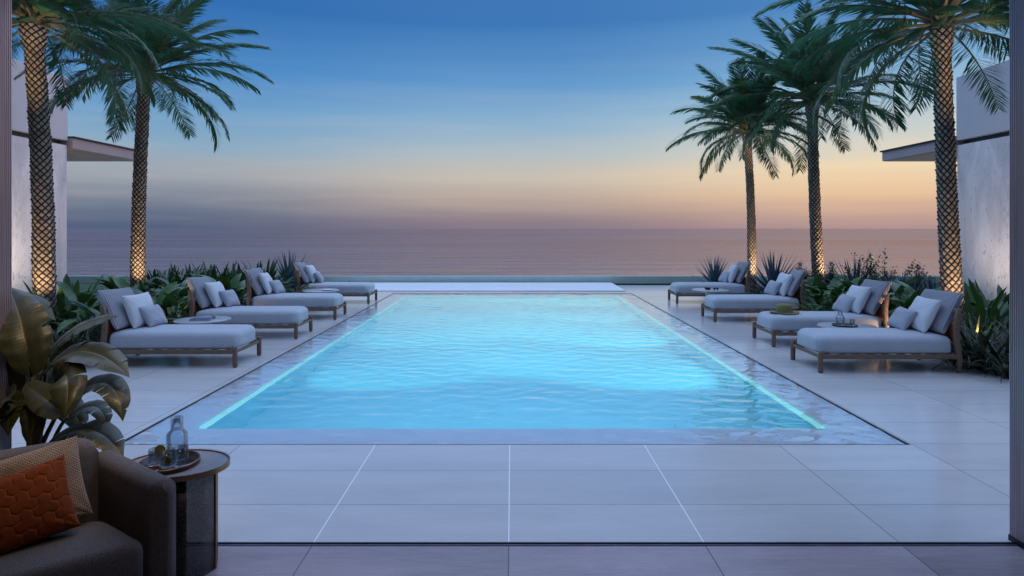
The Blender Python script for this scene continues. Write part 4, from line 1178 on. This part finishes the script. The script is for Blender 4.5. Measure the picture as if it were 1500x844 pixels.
LEAVES = [ # px,py,depth for base, control and tip of the blade; half width; up
 ((46, 552, 3.72), (36, 470, 3.66), (12, 420, 3.88), .135, (.6, -1, .45), 4),       # upright broad leaf
 ((38, 560, 3.80), (5, 400, 3.95), (82, 470, 4.05), .12, (.5, -.5, .8), 3),          # arching leaf behind it
 ((70, 520, 3.80), (110, 470, 3.85), (174, 463, 3.75), .085, (-.1, -.55, 1), 3),      # lit leaf reaching right
 ((62, 548, 3.78), (120, 480, 3.75), (190, 553, 3.60), .115, (.1, -.5, 1), 4),       # arching leaf
 ((80, 560, 3.70), (108, 520, 3.55), (95, 615, 3.45), .10, (.5, -1, .3), 3),        # hanging leaf, centre
 ((40, 560, 3.70), (70, 590, 3.55), (100, 612, 3.45), .085, (-.2, -.6, 1), 3),         # twisted leaf low
 ((95, 590, 3.75), (172, 520, 3.65), (180, 618, 3.55), .085, (.5, -.6, .8), 4),        # right arch
 ((95, 615, 3.80), (150, 570, 3.75), (157, 628, 3.70), .065, (.5, -.5, .8), 3),        # lower arch
 ((70, 650, 3.75), (140, 600, 3.65), (181, 672, 3.55), .095, (.4, -.6, .9), 4),        # lowest right leaf
 ((30, 580, 3.75), (-20, 480, 3.70), (-45, 540, 3.60), .12, (-.3, -.7, .7), 3),      # left side
 ((30, 600, 3.65), (-5, 560, 3.55), (-30, 640, 3.45), .11, (-.5, -.8, .4), 3),
 ((45, 610, 3.70), (10, 560, 3.60), (12, 640, 3.52), .10, (-.2, -1, .4), 3),
 ((55, 600, 3.85), (60, 540, 3.95), (30, 520, 4.05), .11, (0, -1, .3), 3),
 ((50, 590, 3.66), (52, 570, 3.55), (45, 665, 3.50), .085, (0, -1, .5), 3),
 ((60, 610, 3.90), (95, 560, 4.00), (125, 640, 3.95), .09, (.4, -.6, .6), 3),
 ((40, 570, 3.90), (20, 500, 4.05), (-10, 455, 4.10), .12, (-.3, -1, .4), 3),
]
for k, (a, c, b, W, up, sl) in enumerate(LEAVES):
    pa, pc, pb_ = at(*a), at(*c), at(*b)
    banana_leaf(pa, pc, pb_, W, up, 50+k, sl)
    foot = root + Vector((random.uniform(-.07, .07), random.uniform(-.05, .05), 0))
    mid = (foot+pa)/2 + Vector((0, 0, .1))
    mb = MB(); mb.tube([tuple((1-t)**2*foot+2*t*(1-t)*mid+t*t*pa) for t in np.linspace(0, 1, 8)], [.018-.008*t for t in np.linspace(0, 1, 8)], 7); mb.build('stalk', M['banana_stem'], bp)
mb = MB(); mb.lathe([(0, -.005), (.16, -.005), (.20, .30), (.19, .30), (.17, .26), (0, .26)], 32, (BX, BY, 0)); pot = mb.build('pot', M['room_wall'], bp)
mb = MB(); mb.lathe([(0, .27), (.172, .262)], 32, (BX, BY, 0)); mb.build('potting_soil', M['soil'], pot)

# lamp recessed in the room's ceiling: warm light on the plant and the sofa
dl = thing('downlight', 'round recessed ceiling downlight above the sofa', 'ceiling light', (-1.75, 3.05, 3.62))
mb = MB(); mb.lathe([(.045, -.004), (.06, -.004), (.06, .0), (.045, .0)], 24); mb.build('trim_ring', M['dark_metal'], dl)
mb = MB(); mb.lathe([(0, -.001), (.045, -.001)], 24); mb.build('lens', M['lens'], dl)
lamp('room_spot', 'SPOT', (-1.75, 3.05, 3.58), 120, (1, .70, .42), target=(-2.7, 3.55, .9), spot_size=R(44), spot_blend=.9, shadow_soft_size=.05)
lamp('room_spot', 'SPOT', (-1.75, 3.05, 3.57), 7, (1, .72, .45), target=(-2.95, 3.5, 1.45), spot_size=R(34), spot_blend=.9, shadow_soft_size=.05)  # extra spot at the downlight, added to brighten the upper leaves
lamp('room_spot', 'SPOT', (-1.2, 1.6, 3.55), 42, (1, .72, .58), target=(-1.5, 3.4, .0), spot_size=R(105), spot_blend=1, shadow_soft_size=.25)
